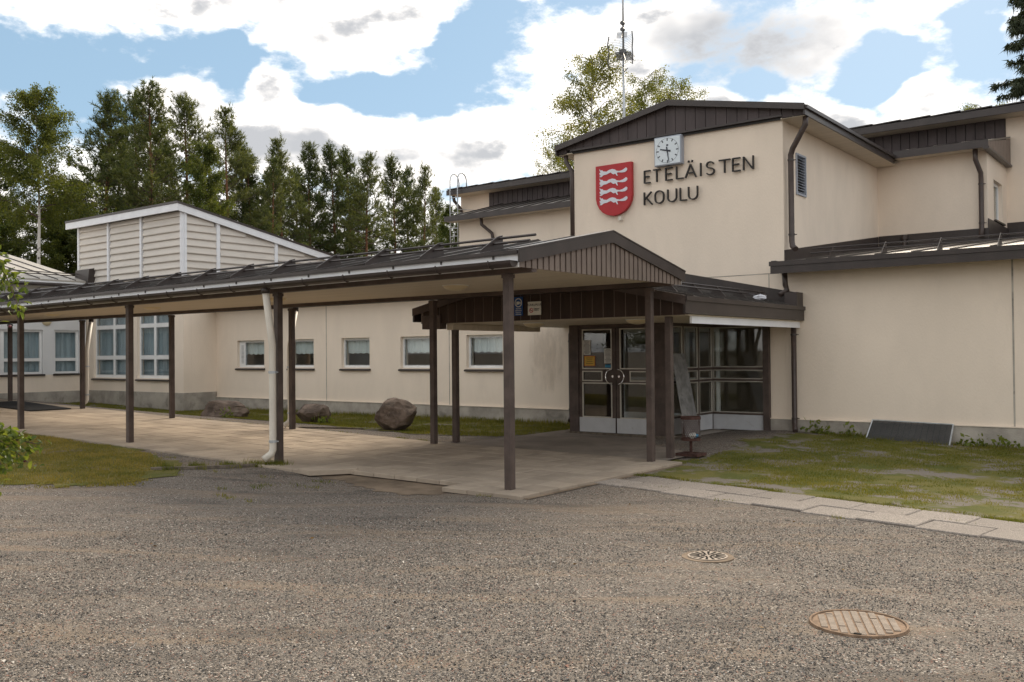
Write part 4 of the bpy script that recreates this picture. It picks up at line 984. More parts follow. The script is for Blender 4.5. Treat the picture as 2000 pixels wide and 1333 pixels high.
# wall clock
CX, CZ = -9.205, 5.80
ck = thing('wall_clock', 'square white-faced clock with grey case on the gabled front', 'clock', (CX, YW, CZ))
bevel(MB().box(CX - .315, CX + .315, 17.36, YW - .002, CZ - .305, CZ + .305).build('case', 'clockcase', ck), .012)
MB().box(CX - .29, CX + .29, 17.350, 17.359, CZ - .28, CZ + .28).build('dial', 'clockface', ck)
hm = MB()
for k in range(60):
    t = 2 * math.pi * k / 60; L, wd = (.06, .011) if k % 5 == 0 else (.012, .005)
    d = Vector((math.sin(t), 0, math.cos(t))); q = Vector((math.cos(t), 0, -math.sin(t))); c = Vector((CX, 17.347, CZ))
    a, b = c + d * (.262 - L), c + d * .262
    hm.prism([a - q * wd, a + q * wd, b + q * wd, b - q * wd], (0, .002, 0))
hm.box(CX - .022, CX + .022, 17.346, 17.348, CZ + .095, CZ + .13)
hm.build('dial_marks', 'hand', ck)
for nm, ang_, L, wd, yy in (('hour_hand', 9.47 / 12 * 360, .17, .016, 17.340), ('minute_hand', 28.5 / 60 * 360, .245, .011, 17.336)):
    t = R(ang_); d = Vector((math.sin(t), 0, math.cos(t))); q = Vector((math.cos(t), 0, -math.sin(t))); c = Vector((CX, yy, CZ))
    MB().prism([c - d * .08 - q * wd * 1.2, c - d * .08 + q * wd * 1.2, c + d * L + q * wd * .6, c + d * L - q * wd * .6], (0, .003, 0)).build(nm, 'hand', ck)
# coat of arms: shield with four running foxes let into the red
FOX = [[-0.347, 0.107], [-0.326, 0.066], [-0.279, 0.068], [-0.258, 0.039], [-0.169, 0.023], [-0.103, 0.053], [-0.024, 0.065], [0.046, 0.045], [0.079, 0.014], [0.156, -0.003], [0.234, 0.01], [0.324, 0.054], [0.354, 0.027], [0.348, -0.012], [0.297, -0.043], [0.22, -0.044], [0.117, -0.027], [0.091, -0.039], [0.116, -0.103], [0.091, -0.099], [0.052, -0.045], [0.008, -0.058], [-0.025, -0.04], [-0.064, -0.008], [-0.111, -0.02], [-0.169, -0.04], [-0.248, -0.046], [-0.302, -0.08], [-0.36, -0.073], [-0.314, -0.045], [-0.349, -0.034], [-0.341, -0.012], [-0.359, 0.006], [-0.322, 0.024], [-0.348, 0.068]]
SX = -10.55
sh = thing('coat_of_arms', 'red shield with four white running foxes left of the clock', 'shield', (SX, YW, 4.56))
half = [(-.455, 5.70), (-.455, 4.98), (-.43, 4.86), (-.37, 4.75), (-.28, 4.66), (-.16, 4.60), (0, 4.565)]
out = half + [(-x, z) for x, z in half[-2::-1]]
bevel(MB().prism([(SX + x, 17.395, z) for x, z in out], (0, .09, 0)).build('shield_body', 'red', sh), .006)
for z in (5.53, 5.32, 5.115, 4.91):
    MB().prism([(SX + x, 17.388, z + y) for x, y in FOX][::-1], (0, .006, 0)).build('fox', 'foxwhite', sh)
# raised rim of the recessed figures
tag(MB().box(SX + .10, SX + .17, 17.42, YW - .002, 4.46, 4.55).build('wall_box', 'pipe_white'), 'tiny cream junction box under the red shield', 'junction box')
# lettering, each letter a bent bar standing off the wall
def letter(ch, x0, x1, z0, z1, parent):
    t = .024; y0, dy = 17.425, .05; b = MB()
    def bar(p, q):
        p = Vector((x0 + p[0] * (x1 - x0), 0, z0 + p[1] * (z1 - z0))); q = Vector((x0 + q[0] * (x1 - x0), 0, z0 + q[1] * (z1 - z0)))
        d = (q - p).normalized(); nrm = Vector((-d.z, 0, d.x)) * t / 2
        b.prism([Vector((v.x, y0, v.z)) for v in (p - nrm, q - nrm, q + nrm, p + nrm)], (0, dy, 0))
    def arc(pts):
        for p, q in zip(pts[:-1], pts[1:]): bar(p, q)
    if ch == 'E': bar((0, 0), (0, 1)); bar((.07, .03), (1, .03)); bar((.07, .52), (.82, .52)); bar((.07, .97), (1, .97))
    elif ch == 'T': bar((.5, 0), (.5, .94)); bar((0, .97), (1, .97))
    elif ch == 'L': bar((0, 0), (0, 1)); bar((.08, .03), (1, .03))
    elif ch == 'I': bar((.5, 0), (.5, 1))
    elif ch == 'N': bar((0, 0), (0, 1)); bar((1, 0), (1, 1)); bar((.05, .97), (.95, .03))
    elif ch == 'K': bar((0, 0), (0, 1)); bar((.07, .45), (.9, 1)); bar((.25, .55), (1, 0))
    elif ch == 'U': bar((0, .35), (0, 1)); bar((1, .35), (1, 1)); arc([(.5 - .5 * math.cos(a), .35 - .33 * math.sin(a)) for a in np.linspace(0, math.pi, 10)])
    elif ch == 'O': bar((0, .35), (0, .65)); bar((1, .35), (1, .65)); arc([(.5 - .5 * math.cos(a), .35 - .33 * math.sin(a)) for a in np.linspace(0, math.pi, 10)]); arc([(.5 - .5 * math.cos(a), .65 + .33 * math.sin(a)) for a in np.linspace(0, math.pi, 10)])
    elif ch == 'S':
        arc([(.5 + .44 * math.cos(a), .75 + .23 * math.sin(a)) for a in np.linspace(.35, math.pi * 1.5, 11)])
        arc([(.5 + .48 * math.cos(a), .26 + .25 * math.sin(a)) for a in np.linspace(math.pi * .5, -math.pi + .45, 11)])
    elif ch == 'A': bar((0, 0), (.5, 1)); bar((.5, 1), (1, 0)); bar((.24, .36), (.76, .36)); bar((.30, 1.16), (.36, 1.32)); bar((.62, 1.16), (.68, 1.32))
    return b.build('letter', 'black', parent)
for word, rows_, z0, z1 in (('upper', [('E', -9.82, -9.65), ('T', -9.61, -9.41), ('E', -9.31, -9.13), ('L', -9.06, -8.87), ('A', -8.86, -8.59), ('I', -8.52, -8.47), ('S', -8.39, -8.18), ('T', -8.11, -7.83), ('E', -7.81, -7.62), ('N', -7.58, -7.35)], 5.19, 5.46),
                           ('lower', [('K', -9.83, -9.61), ('O', -9.57, -9.34), ('U', -9.27, -9.04), ('L', -8.98, -8.80), ('U', -8.79, -8.56)], 4.73, 5.00)):
    lt = thing('wall_lettering', 'upper line of black standing letters reading ETELÄISTEN' if word == 'upper' else 'lower line of black standing letters reading KOULU', 'lettering', (-9.8, YW, z0), 'lettering on the clock wall')
    for ch, a, b in rows_: letter(ch, a + .015, b - .015, z0, z1, lt)

# roof antenna mast
am = thing('antenna_mast', 'tall thin steel mast with television aerials above the clock roof', 'antenna', (-11.8, 20.0, 6.2))
MB().tube([(-11.8, 20, 6.2), (-11.8, 20, 8.9)], .033, 8).tube([(-11.8, 20, 8.88), (-11.8, 20, 12.2)], .026, 8).build('mast', 'galv', am, smooth=True)
def yagi(base, d, L, n, w, m='dark_steel'):
    base, d = Vector(base), Vector(d).normalized(); b = MB().tube([base, base + d * L], .010, 5); side = d.cross(Vector((0, 0, 1))).normalized()
    for k in range(n):
        p = base + d * (L * (k + .5) / n); b.tube([p - side * w, p + side * w], .0045, 4)
    return b
yagi((-11.8, 19.95, 9.55), (.42, -.75, -.52), .62, 9, .13).build('aerial', 'dark_steel', am)
yagi((-11.78, 19.95, 9.06), (.48, -.72, -.46), 1.15, 20, .20).build('aerial', 'dark_steel', am)
g = MB()
for z0 in (8.72, 9.12):                      # curved grid reflectors
    for k in range(8):
        z = z0 + .042 * k
        g.tube([(-11.8 + t * .36, 19.98 - .15 * t * t + .0, z + .0) for t in (-.9, -.45, 0, .45, .9)], .0035, 4)
    for sx_ in (-1, 1):
        g.tube([(-11.8 + sx_ * .33, 19.86, z0 - .05), (-11.8 + sx_ * .36, 19.84, z0 + .15), (-11.8 + sx_ * .33, 19.86, z0 + .36)], .016, 5)
g.build('reflector', 'dark_steel', am)
MB().tube([(-11.8, 19.97, 8.72), (-11.66, 19.8, 8.50), (-11.45, 19.6, 8.50)], .012, 6).box(-11.84, -11.70, 19.86, 19.98, 8.98, 9.10).build('strut', 'dark_steel', am)
disc(disc(MB(), (-11.8, 19.93, 9.78), .05, 14, .08), (-11.8, 19.93, 9.62), .05, 14, .08).build('clamp', 'dark_steel', am)

# fixed roof ladder
ld = thing('roof_ladder', 'galvanised wall ladder with two hooped handrails at the far roof corner', 'ladder', (-22.3, 25.5, 3.5))
for x in (-22.28, -21.92):
    pts = [(x, 25.36, 3.4), (x, 25.36, 7.5)] + [(x + .0, 25.36 + .25 * (1 - math.cos(a)), 7.85 + .30 * math.sin(a)) for a in np.linspace(0, math.pi, 9)] + [(x, 25.86, 7.62)]
    MB().tube(pts, .022, 8).build('stile', 'galv', ld, smooth=True)
for k in range(14): MB().tube([(-22.28, 25.36, 3.6 + .28 * k), (-21.92, 25.36, 3.6 + .28 * k)], .014, 6).build('rung', 'galv', ld)
MB().tube([(-21.92, 25.36, 6.8), (-21.45, 26.0, 6.78)], .012, 6).tube([(-22.28, 25.36, 6.75), (-21.95, 26.0, 6.72)], .012, 6).build('wall_bracket', 'galv', ld)

# signs on the porch boards
bs = thing('camera_sign', 'blue upright sign with a white camera symbol in a ring', 'sign', (-9.55, 12.65, 2.2))
SXc, SY = -9.57, 12.632
MB().box(SXc - .088, SXc + .088, SY, SY + .012, 2.235, 2.555).build('panel', 'blue', bs)
ring(MB(), (SXc, SY - .003, 2.455), .062, .077, 28).build('ring', 'signwhite', bs)
cm = MB().box(SXc - .04, SXc + .022, SY - .003, SY - .001, 2.425, 2.475); cm.prism([(SXc + .022, SY - .003, 2.445), (SXc + .048, SY - .003, 2.43), (SXc + .048, SY - .003, 2.472), (SXc + .022, SY - .003, 2.457)], (0, .002, 0)); cm.prism([(SXc - .035, SY - .003, 2.405), (SXc - .02, SY - .003, 2.4255), (SXc - .038, SY - .003, 2.4255)], (0, .002, 0)); cm.build('camera_symbol', 'signwhite', bs)
text_mesh('Alueella\ntallentava\nkamera-\nvalvonta', .036, SXc, SY - .002, 2.345, 'signwhite', 'CENTER', 'lettering', bs)
ws = thing('no_smoking_sign', 'small white sign headed KOULUALUE with a red no smoking ring', 'sign', (-9.22, 12.65, 2.25))
SXw = -9.235
MB().box(SXw - .135, SXw + .135, SY, SY + .012, 2.235, 2.462).build('panel', 'signwhite', ws)
text_mesh('KOULUALUE', .052, SXw, SY - .002, 2.392, 'ink', 'CENTER', 'heading', ws)
text_mesh('Tupakointi\nkielletty', .028, SXw + .045, SY - .002, 2.335, 'ink', 'CENTER', 'lettering', ws)
nr = ring(MB(), (SXw - .062, SY - .003, 2.315), .031, .041, 24); nr.prism([(SXw - .090, SY - .003, 2.338), (SXw - .084, SY - .003, 2.344), (SXw - .034, SY - .003, 2.292), (SXw - .040, SY - .003, 2.286)], (0, .002, 0)); nr.build('prohibition_ring', 'signred', ws)
MB().box(SXw - .085, SXw - .040, SY - .0025, SY - .001, 2.311, 2.318).build('cigarette', 'ink', ws)

# notices stuck inside and outside the left door leaf
def notice(nm, label, x0, x1, z0, z1, m, y=15.515, lines=5, border=None):
    t = thing(nm, label, 'notice', (x0, y, z0), 'notices on the left door')
    if border: MB().box(x0 - .012, x1 + .012, y + .001, y + .002, z0 - .012, z1 + .012).build('border', border, t)
    MB().box(x0, x1, y - .001, y + .0005, z0, z1).build('sheet', m, t)
    b = MB(); rr = random.Random(int(x0 * 100))
    for k in range(lines):
        z = z1 - (z1 - z0) * (k + .8) / (lines + .8); w = (x1 - x0) * (.55 + .3 * rr.random()); c = (x0 + x1) / 2
        b.box(c - w / 2, c + w / 2, y - .002, y - .0012, z - .004, z + .004)
    b.build('print', 'ink', t)
notice('paper_notice', 'tall white printed sheet at the left edge of the door glass', -10.145, -9.975, 1.55, 1.84, 'paper', lines=12)
notice('paper_notice', 'white printed sheet at the right of the left door glass', -9.66, -9.49, 1.38, 1.67, 'paper', lines=11)
notice('yellow_notice', 'yellow notice with orange border low on the left door glass', -10.115, -9.885, 1.34, 1.515, 'paper_yellow', lines=4, border='paper_orange')
notice('blue_sticker', 'small blue sticker in the lower corner of the left door glass', -9.64, -9.49, 1.30, 1.355, 'paper_blue', lines=1)

# ceiling lamps
def lamp(x, y, z, label, r=.19, h=.075):
    t = thing('ceiling_lamp', label, 'lamp', (x, y, z), 'round ceiling lamps')
    b = MB(); n, m_ = 20, 6
    for i in range(m_):
        a = i / m_ * math.pi / 2; rr, zz_ = r * math.cos(a), -h * math.sin(a)
        b.v += [(x + rr * math.cos(2 * math.pi * k / n), y + rr * math.sin(2 * math.pi * k / n), z - .012 + zz_) for k in range(n)]
    b.v.append((x, y, z - .012 - h))
    for i in range(m_ - 1):
        b.f += [(i * n + k, (i + 1) * n + k, (i + 1) * n + (k + 1) % n, i * n + (k + 1) % n) for k in range(n)]
    b.f += [((m_ - 1) * n + k, m_ * n, (m_ - 1) * n + (k + 1) % n) for k in range(n)]
    b.build('shade', 'lamp', t, smooth=True)
    MB().tube([(x, y, z), (x, y, z - .014)], r + .012, 20).build('base_ring', 'white_frame', t)
for x, y, l in ((-9.22, 10.6, 'round opal lamp on the walkway soffit nearest the gable end'), (-13.45, 10.6, 'round opal lamp on the soffit half hidden behind the downpipe post'), (-17.46, 10.6, 'round opal lamp on the soffit before the big white windows'), (-21.6, 10.6, 'round opal lamp on the soffit nearest the left wing')):
    lamp(x, y, 2.632, l)
lamp(-9.92, 13.55, 2.140, 'round opal lamp on the porch soffit left of the doors'); lamp(-7.74, 13.48, 2.140, 'round opal lamp on the porch soffit right of the doors')
# lamp on left wing wall
t = thing('wall_lamp', 'yellowish round lamp on the white wall of the left wing', 'lamp', (-30.9, 14.96, 2.75))
b = MB()
for i in range(6):
    a = i / 6 * math.pi / 2; b.v += [(-30.9 + .12 * math.sin(a), 14.96 + .17 * math.cos(a) * math.cos(2 * math.pi * k / 16), 2.80 + .17 * math.cos(a) * math.sin(2 * math.pi * k / 16)) for k in range(16)]
b.f = [(i * 16 + k, i * 16 + (k + 1) % 16, (i + 1) * 16 + (k + 1) % 16, (i + 1) * 16 + k) for i in range(5) for k in range(16)] + [tuple(80 + k for k in range(16))]
b.build('shade', 'lamp', t, smooth=True); MB().tube([(-30.9, 14.96, 2.80), (-30.885, 14.96, 2.80)], .18, 16).build('base_ring', 'white_frame', t)

# ------------------------------------------------------------------ loose things
# litter bin
bx, by = -6.70, 13.30; bz = float(ground_z(bx, by)) + .02
lb = thing('litter_bin', 'rusty red mesh litter bin on a short post beside the porch', 'litter bin', (bx, by, bz))
MB().box(bx - .19, bx + .19, by - .16, by - .08, bz, bz + .045).box(bx - .19, bx + .19, by + .08, by + .16, bz, bz + .045).box(bx - .19, bx - .11, by - .08, by + .08, bz, bz + .044).box(bx + .11, bx + .19, by - .08, by + .08, bz, bz + .044).box(bx - .10, bx + .10, by - .03, by + .03, bz + .01, bz + .035).build('base', 'rust', lb)
MB().tube([(bx, by, bz + .02), (bx, by, bz + .24)], .025, 8).build('post', 'rust', lb)
ms = MB(); n, m_ = 30, 11; r0, r1 = .145, .155; za, zb = bz + .25, bz + .60
def bp_(i, k): t = 2 * math.pi * (k + .5 * (i % 2)) / n; rr = r0 + (r1 - r0) * i / m_; return (bx + rr * math.cos(t), by + rr * math.sin(t), za + (zb - za) * i / m_)
for i in range(m_):
    for k in range(n):
        for kk in ((k, k + (1 if i % 2 else 0)), (k, k + (0 if i % 2 else -1))):
            a, c = Vector(bp_(i, kk[0])), Vector(bp_(i + 1, kk[1])); w = Vector((0, 0, 1)).cross(a - Vector((bx, by, a.z))).normalized() * .0026
            ms.add([a - w, a + w, c + w, c - w], [(0, 1, 2, 3)])
ms.build('mesh_basket', 'rust', lb)
for z, hh in ((zb - .03, .045), (za - .012, .04)):
    rm = MB()
    for k in range(24):
        a, c = 2 * math.pi * k / 24, 2 * math.pi * (k + 1) / 24; rr = .158 if z > za else .150
        rm.add([(bx + rr * math.cos(t), by + rr * math.sin(t), zq) for t in (a, c) for zq in (z, z + hh)] , [(0, 2, 3, 1)])
        rm.add([(bx + (rr - .006) * math.cos(t), by + (rr - .006) * math.sin(t), zq) for t in (a, c) for zq in (z, z + hh)], [(1, 3, 2, 0)])
    rm.build('rim', 'rust', lb)
disc_ = MB().tube([(bx, by, za - .004), (bx, by, za + .006)], .148, 24); disc_.build('floor', 'rust', lb)
def crumple(nm, label, c, r, m, seed, cat='litter', sq=(1, 1, .7)):
    rr = random.Random(seed); b = MB(); n, m_ = 9, 6
    for i in range(m_ + 1):
        a = math.pi * i / m_
        for k in range(n):
            q = r * (.65 + .5 * rr.random()); b.v.append((c[0] + q * sq[0] * math.sin(a) * math.cos(2 * math.pi * k / n), c[1] + q * sq[1] * math.sin(a) * math.sin(2 * math.pi * k / n), c[2] + q * sq[2] * math.cos(a)))
    b.f = [(i * n + k, (i + 1) * n + k, (i + 1) * n + (k + 1) % n, i * n + (k + 1) % n) for i in range(m_) for k in range(n)]
    return tag(b.build(nm, m), label, cat)
crumple('crumpled_wrapper', 'crumpled pale wrapper lying in the litter bin', (bx + .05, by - .05, za + .07), .065, 'paper', 3)
crumple('crumpled_wrapper', 'crumpled blue wrapper lying in the litter bin', (bx + .085, by + .01, za + .06), .045, 'paper_blue', 5)
crumple('plastic_bag', 'white plastic scrap caught on the porch roof by the flashing', (EX1 - .45, 16.55, ez_(EX1 - .45) + .07), .12, 'foxwhite', 8, 'bag', (1, 1.2, .45))
# leaning metal sheet
b = MB(); pts = [Vector((-7.86, 15.40, -.01)), Vector((-7.86, 16.0, -.01)), Vector((-8.255, 16.14, 1.56)), Vector((-8.255, 15.62, 1.56))]
nrm = Vector((.97, 0, .24)) * .012
b.prism(pts, nrm); tag(b.build('metal_sheet', 'zinc'), 'tall grey metal sheet leaning on the side glass of the entrance', 'metal sheet')
# grating leaning at the right wall
gr = thing('steel_grating', 'long dark steel grating leaning against the base of the right wall', 'grating', (-4.5, 17.2, -.05))
A, Bq, Cq, Dq = Vector((-5.17, 17.14, .0)), Vector((-3.79, 17.14, -.10)), Vector((-3.78, 17.44, .29)), Vector((-5.14, 17.44, .32))
fr = MB()
for p, q in ((A, Bq), (Bq, Cq), (Cq, Dq), (Dq, A)): fr.tube([p, q], .014, 5)
fr.build('frame', 'galv', gr)
for k in range(26):
    t = (k + .5) / 26; p, q = A.lerp(Dq, t), Bq.lerp(Cq, t)
    MB().tube([p, q], .0062, 4).build('slat', 'dark_steel', gr)
cb = MB()
for k in range(1, 14):
    t = k / 14; cb.tube([A.lerp(Bq, t) + Vector((0, .008, 0)), Dq.lerp(Cq, t) + Vector((0, .008, 0))], .005, 4)
cb.build('cross_bar', 'dark_steel', gr)
# manhole cover and drain grate
def manhole(x, y, r, kind):
    z = float(ground_z(x, y)) + .006
    if kind == 'cover':
        t = thing('manhole_cover', 'large round rusty manhole cover with rows of pale raised bars', 'manhole', (x, y, z))
        MB().tube([(x, y, z - .03), (x, y, z + .004)], r - .014, 48).build('plate', 'iron_rust', t)
        rg = MB()
        for k in range(48):
            a, c = 2 * math.pi * k / 48, 2 * math.pi * (k + 1) / 48
            rg.add([(x + q * math.cos(tt), y + q * math.sin(tt), zz_) for tt in (a, c) for q, zz_ in ((r - .012, z + .002), (r - .008, z + .012), (r + .004, z + .012), (r + .01, z - .01))], [(0, 1, 5, 4), (1, 2, 6, 5), (2, 3, 7, 6)])
        rg.build('rim', 'iron_rust', t)
        br = MB(); ca, sa_ = math.cos(.42), math.sin(.42)
        for i in range(-5, 6):
            for j_ in range(-13, 14):
                u, v = i * .052, j_ * .0205 + (.010 if i % 2 else 0)
                if math.hypot(abs(u) + .02, v) > r - .025: continue
                if (i * 7 + j_ * 3) % 29 == 0: continue
                cs = [(u - .019, v - .0058), (u + .019, v - .0058), (u + .019, v + .0058), (u - .019, v + .0058)]
                br.prism([(x + a * ca - c * sa_, y + a * sa_ + c * ca, z + .004) for a, c in cs], (0, 0, .007))
        br.build('raised_bars', 'iron', t, kind='stuff')
        hp = MB().box(x + .05, x + .09, y - r + .035, y - r + .06, z + .0045, z + .0125); hp.build('pick_hole', 'hole', t)
    else:
        t = thing('drain_grate', 'round slotted drain grate set in the gravel', 'drain', (x, y, z))
        MB().tube([(x, y, z - .03), (x, y, z + .0015)], r * 1.3, 40).build('surround', 'sand', t)
        MB().tube([(x, y, z - .01), (x, y, z + .009)], r, 40).build('grate', 'iron', t)
        sl = MB()
        for rr0, rr1, cnt, ph in ((.42, .9, 16, 0), (.16, .36, 8, .2)):
            for k in range(cnt):
                a = 2 * math.pi * k / cnt + ph; d = Vector((math.cos(a), math.sin(a), 0)); q = Vector((-d.y, d.x, 0)) * (.008 if rr0 > .3 else .007)
                c = Vector((x, y, z + .0095)); sl.prism([c + d * r * rr0 - q, c + d * r * rr1 - q * 1.3, c + d * r * rr1 + q * 1.3, c + d * r * rr0 + q], (0, 0, .002))
        sl.build('slots', 'hole', t, kind='stuff')
manhole(-1.83, 5.86, .285, 'cover'); manhole(-3.46, 7.15, .165, 'drain')
# rubber doormats
def flat_mat(label, pts, m, th=.02, nm='doormat'):
    return tag(MB().prism([(x, y, float(pave(x)) + .006) for x, y in pts], (0, 0, th)).build(nm, m), label, 'doormat')
flat_mat('large black rubber mat on the far end of the pavement', [(-26.9, 11.0), (-23.3, 10.9), (-23.3, 11.9), (-26.9, 12.3)], 'mat_rubber')
# boulders
def boulder(x, y, sx_, sy_, sz_, rz_, seed, label):
    import bmesh
    rr = np.random.default_rng(seed); bm = bmesh.new(); bmesh.ops.create_icosphere(bm, subdivisions=4, radius=1.0)
    V = np.array([v.co[:] for v in bm.verts])
    for k in range(22):                          # facets: cut the ball with random planes
        d = rr.normal(size=3); d /= np.linalg.norm(d); lim = .62 + .25 * rr.random()
        p = V @ d; over = np.maximum(0, p - lim); V -= np.outer(over * .97, d)
    for s_, a in ((3.1, .05), (9.3, .022), (23., .012)):
        ph = rr.random(6) * 6
        V *= (1 + a * (np.sin(V[:, 0] * s_ + ph[0]) * np.sin(V[:, 1] * s_ + ph[1]) + np.sin(V[:, 2] * s_ + ph[2] + V[:, 0] * s_ * .5)) + rr.normal(0, a * .15, len(V)))[:, None]
    for v, c in zip(bm.verts, V): v.co = c
    me = bpy.data.meshes.new('boulder'); bm.to_mesh(me); bm.free(); me.materials.append(M['rock'])
    o = place('boulder', me, None, (x, y, float(ground_z(x, y)) + sz_ * .52), (0, 0, rz_)); o.scale = (sx_, sy_, sz_)
    return tag(o, label, 'boulder', 'boulders by the long wall')
boulder(-21.35, 15.1, .88, .5, .34, .5, 3, 'long low boulder at the foot of the wall by the inner corner')
boulder(-17.25, 14.7, .52, .42, .36, .2, 8, 'rounded boulder half hidden behind the walkway posts and downpipe')
boulder(-13.95, 14.1, .56, .46, .44, -.3, 21, 'largest boulder, standing pointed on the grass strip')
# timber edging strips on the ground
def strip_wood(label, p, q, w=.05, h=.04, nm='timber_strip', m='oldwood'):
    p, q = Vector((*p, 0)), Vector((*q, 0)); d = (q - p); nrm = Vector((-d.y, d.x, 0)).normalized() * w / 2; b = MB(); n = 8
    for k in range(n):
        a, c = p + d * k / n, p + d * (k + 1) / n; wob = .015 * math.sin(k * 1.7)
        pr = [a - nrm, c - nrm, c + nrm, a + nrm]
        b.prism([(v.x + wob * nrm.x * 10, v.y + wob * nrm.y * 10, float(ground_z(v.x, v.y)) + .004) for v in pr], (0, 0, h))
    return tag(b.build(nm, m), label, 'timber strip')
strip_wood('weathered timber strip running from the front downpipe over the gravel', (-11.25, 8.45), (-11.9, 7.2), .07)
strip_wood('thin timber strip on the gravel behind the walkway by the largest boulder', (-15.3, 12.6), (-14.3, 13.5), .05, .03)
# square kerb piece at the notch
tag(bevel(MB().prism([(-10.28, 8.44, -.05), (-9.98, 8.40, -.06), (-9.62, 8.95, -.06), (-9.66, 9.0, -.06)], (0, 0, .075)).build('loose_slab', 'slab'), .008), 'loose concrete slab tilted at the broken pavement edge', 'slab')

# ------------------------------------------------------------------ trees
def np_mesh(name, V, F, m, smooth=False):
    """V (n,3), F (k,3 or 4) arrays"""
    me = bpy.data.meshes.new(name); V = np.asarray(V, np.float32).reshape(-1, 3); F = np.asarray(F, np.int32); k = F.shape[1]
    me.from_pydata(V.tolist(), [], F.tolist())
    me.materials.append(M[m]); me.update()
    if smooth: me.polygons.foreach_set('use_smooth', [True] * len(me.polygons))
    return me
def unit(v): return v / np.maximum(1e-9, np.linalg.norm(v, axis=-1, keepdims=True))
def blades(P, D, L, W_, rng):
    """one slim triangle per point, pointing along D"""
    n = len(P); side = unit(np.cross(D, rng.normal(size=(n, 3))))
    V = np.stack([P - side * W_[:, None], P + side * W_[:, None], P + D * L[:, None]], 1).reshape(-1, 3)
    return V, np.arange(3 * n).reshape(-1, 3)
def leaves(P, D, L, W_, rng):
    n = len(P); side = unit(np.cross(D, rng.normal(size=(n, 3))))
    V = np.stack([P, P + D * (L * .5)[:, None] + side * W_[:, None], P + D * L[:, None], P + D * (L * .5)[:, None] - side * W_[:, None]], 1).reshape(-1, 3)
    return V, np.arange(4 * n).reshape(-1, 4)

def make_pine(seed, h=18.0, base=.34, spread=2.6):
    rg = np.random.default_rng(seed); tr = MB(); n = 9
    lean = rg.normal(0, .25, 2)
    def axis(t): return np.array([lean[0] * t * t + .10 * math.sin(t * 7 + seed), lean[1] * t * t + .10 * math.cos(t * 6 + seed), h * t])
    tr.tube([axis(t) for t in np.linspace(0, 1, n)], [.20 * (1 - t) ** .8 + .012 for t in np.linspace(0, 1, n)], 7)
    P, D, Ln, Wd = [], [], [], []
    br = MB(); nb = 125 if base < .36 else 92
    for b in range(nb):
        t = base + (1 - base) * ((b + rg.random()) / nb) ** .95; u = (t - base) / (1 - base)
        a = rg.random() * 2 * math.pi
        L = spread * ((1 - u) ** 1.0 * (.55 + .5 * min(1, u * 3 + .3))) * rg.uniform(.5, 1.2) + .30
        rise = (-.05 + 1.25 * u * u + .25 * u) + rg.normal(0, .14)
        o = axis(t); d = np.array([math.cos(a), math.sin(a), rise]); d /= np.linalg.norm(d)
        end = o + d * L + np.array([0, 0, .14 * L]); mid = o + d * L * .55
        br.tube([o, mid, end], [.04 * (1 - u) + .012, .022, .008], 4, cap=False)
        for k in range(int(6 + 8 * L)):
            # a sub-twig ending in an upright brush of needles
            s = .22 + .78 * rg.random() ** .7
            c = (1 - s) ** 2 * o + 2 * s * (1 - s) * mid + s * s * end + rg.normal(0, .20, 3) * (1.3 - .5 * s) * np.array([1, 1, .6])
            tw = unit(d * .9 + np.array([0, 0, .55]) + rg.normal(0, .5, 3)); tl = rg.uniform(.18, .5)
            m_ = 13; q = rg.random((m_, 1))
            dd = unit(rg.normal(0, .62, (m_, 3)) + tw * .85)
            P.append(c + tw * tl * q); D.append(dd); Ln.append(rg.uniform(.16, .34, m_)); Wd.append(rg.uniform(.014, .030, m_))
    V, F = blades(np.concatenate(P), np.concatenate(D), np.concatenate(Ln), np.concatenate(Wd), rg)
    return tr.mesh('trunk', 'trunk', True), br.mesh('branches', 'twig'), np_mesh('crown', V, F, 'needle')

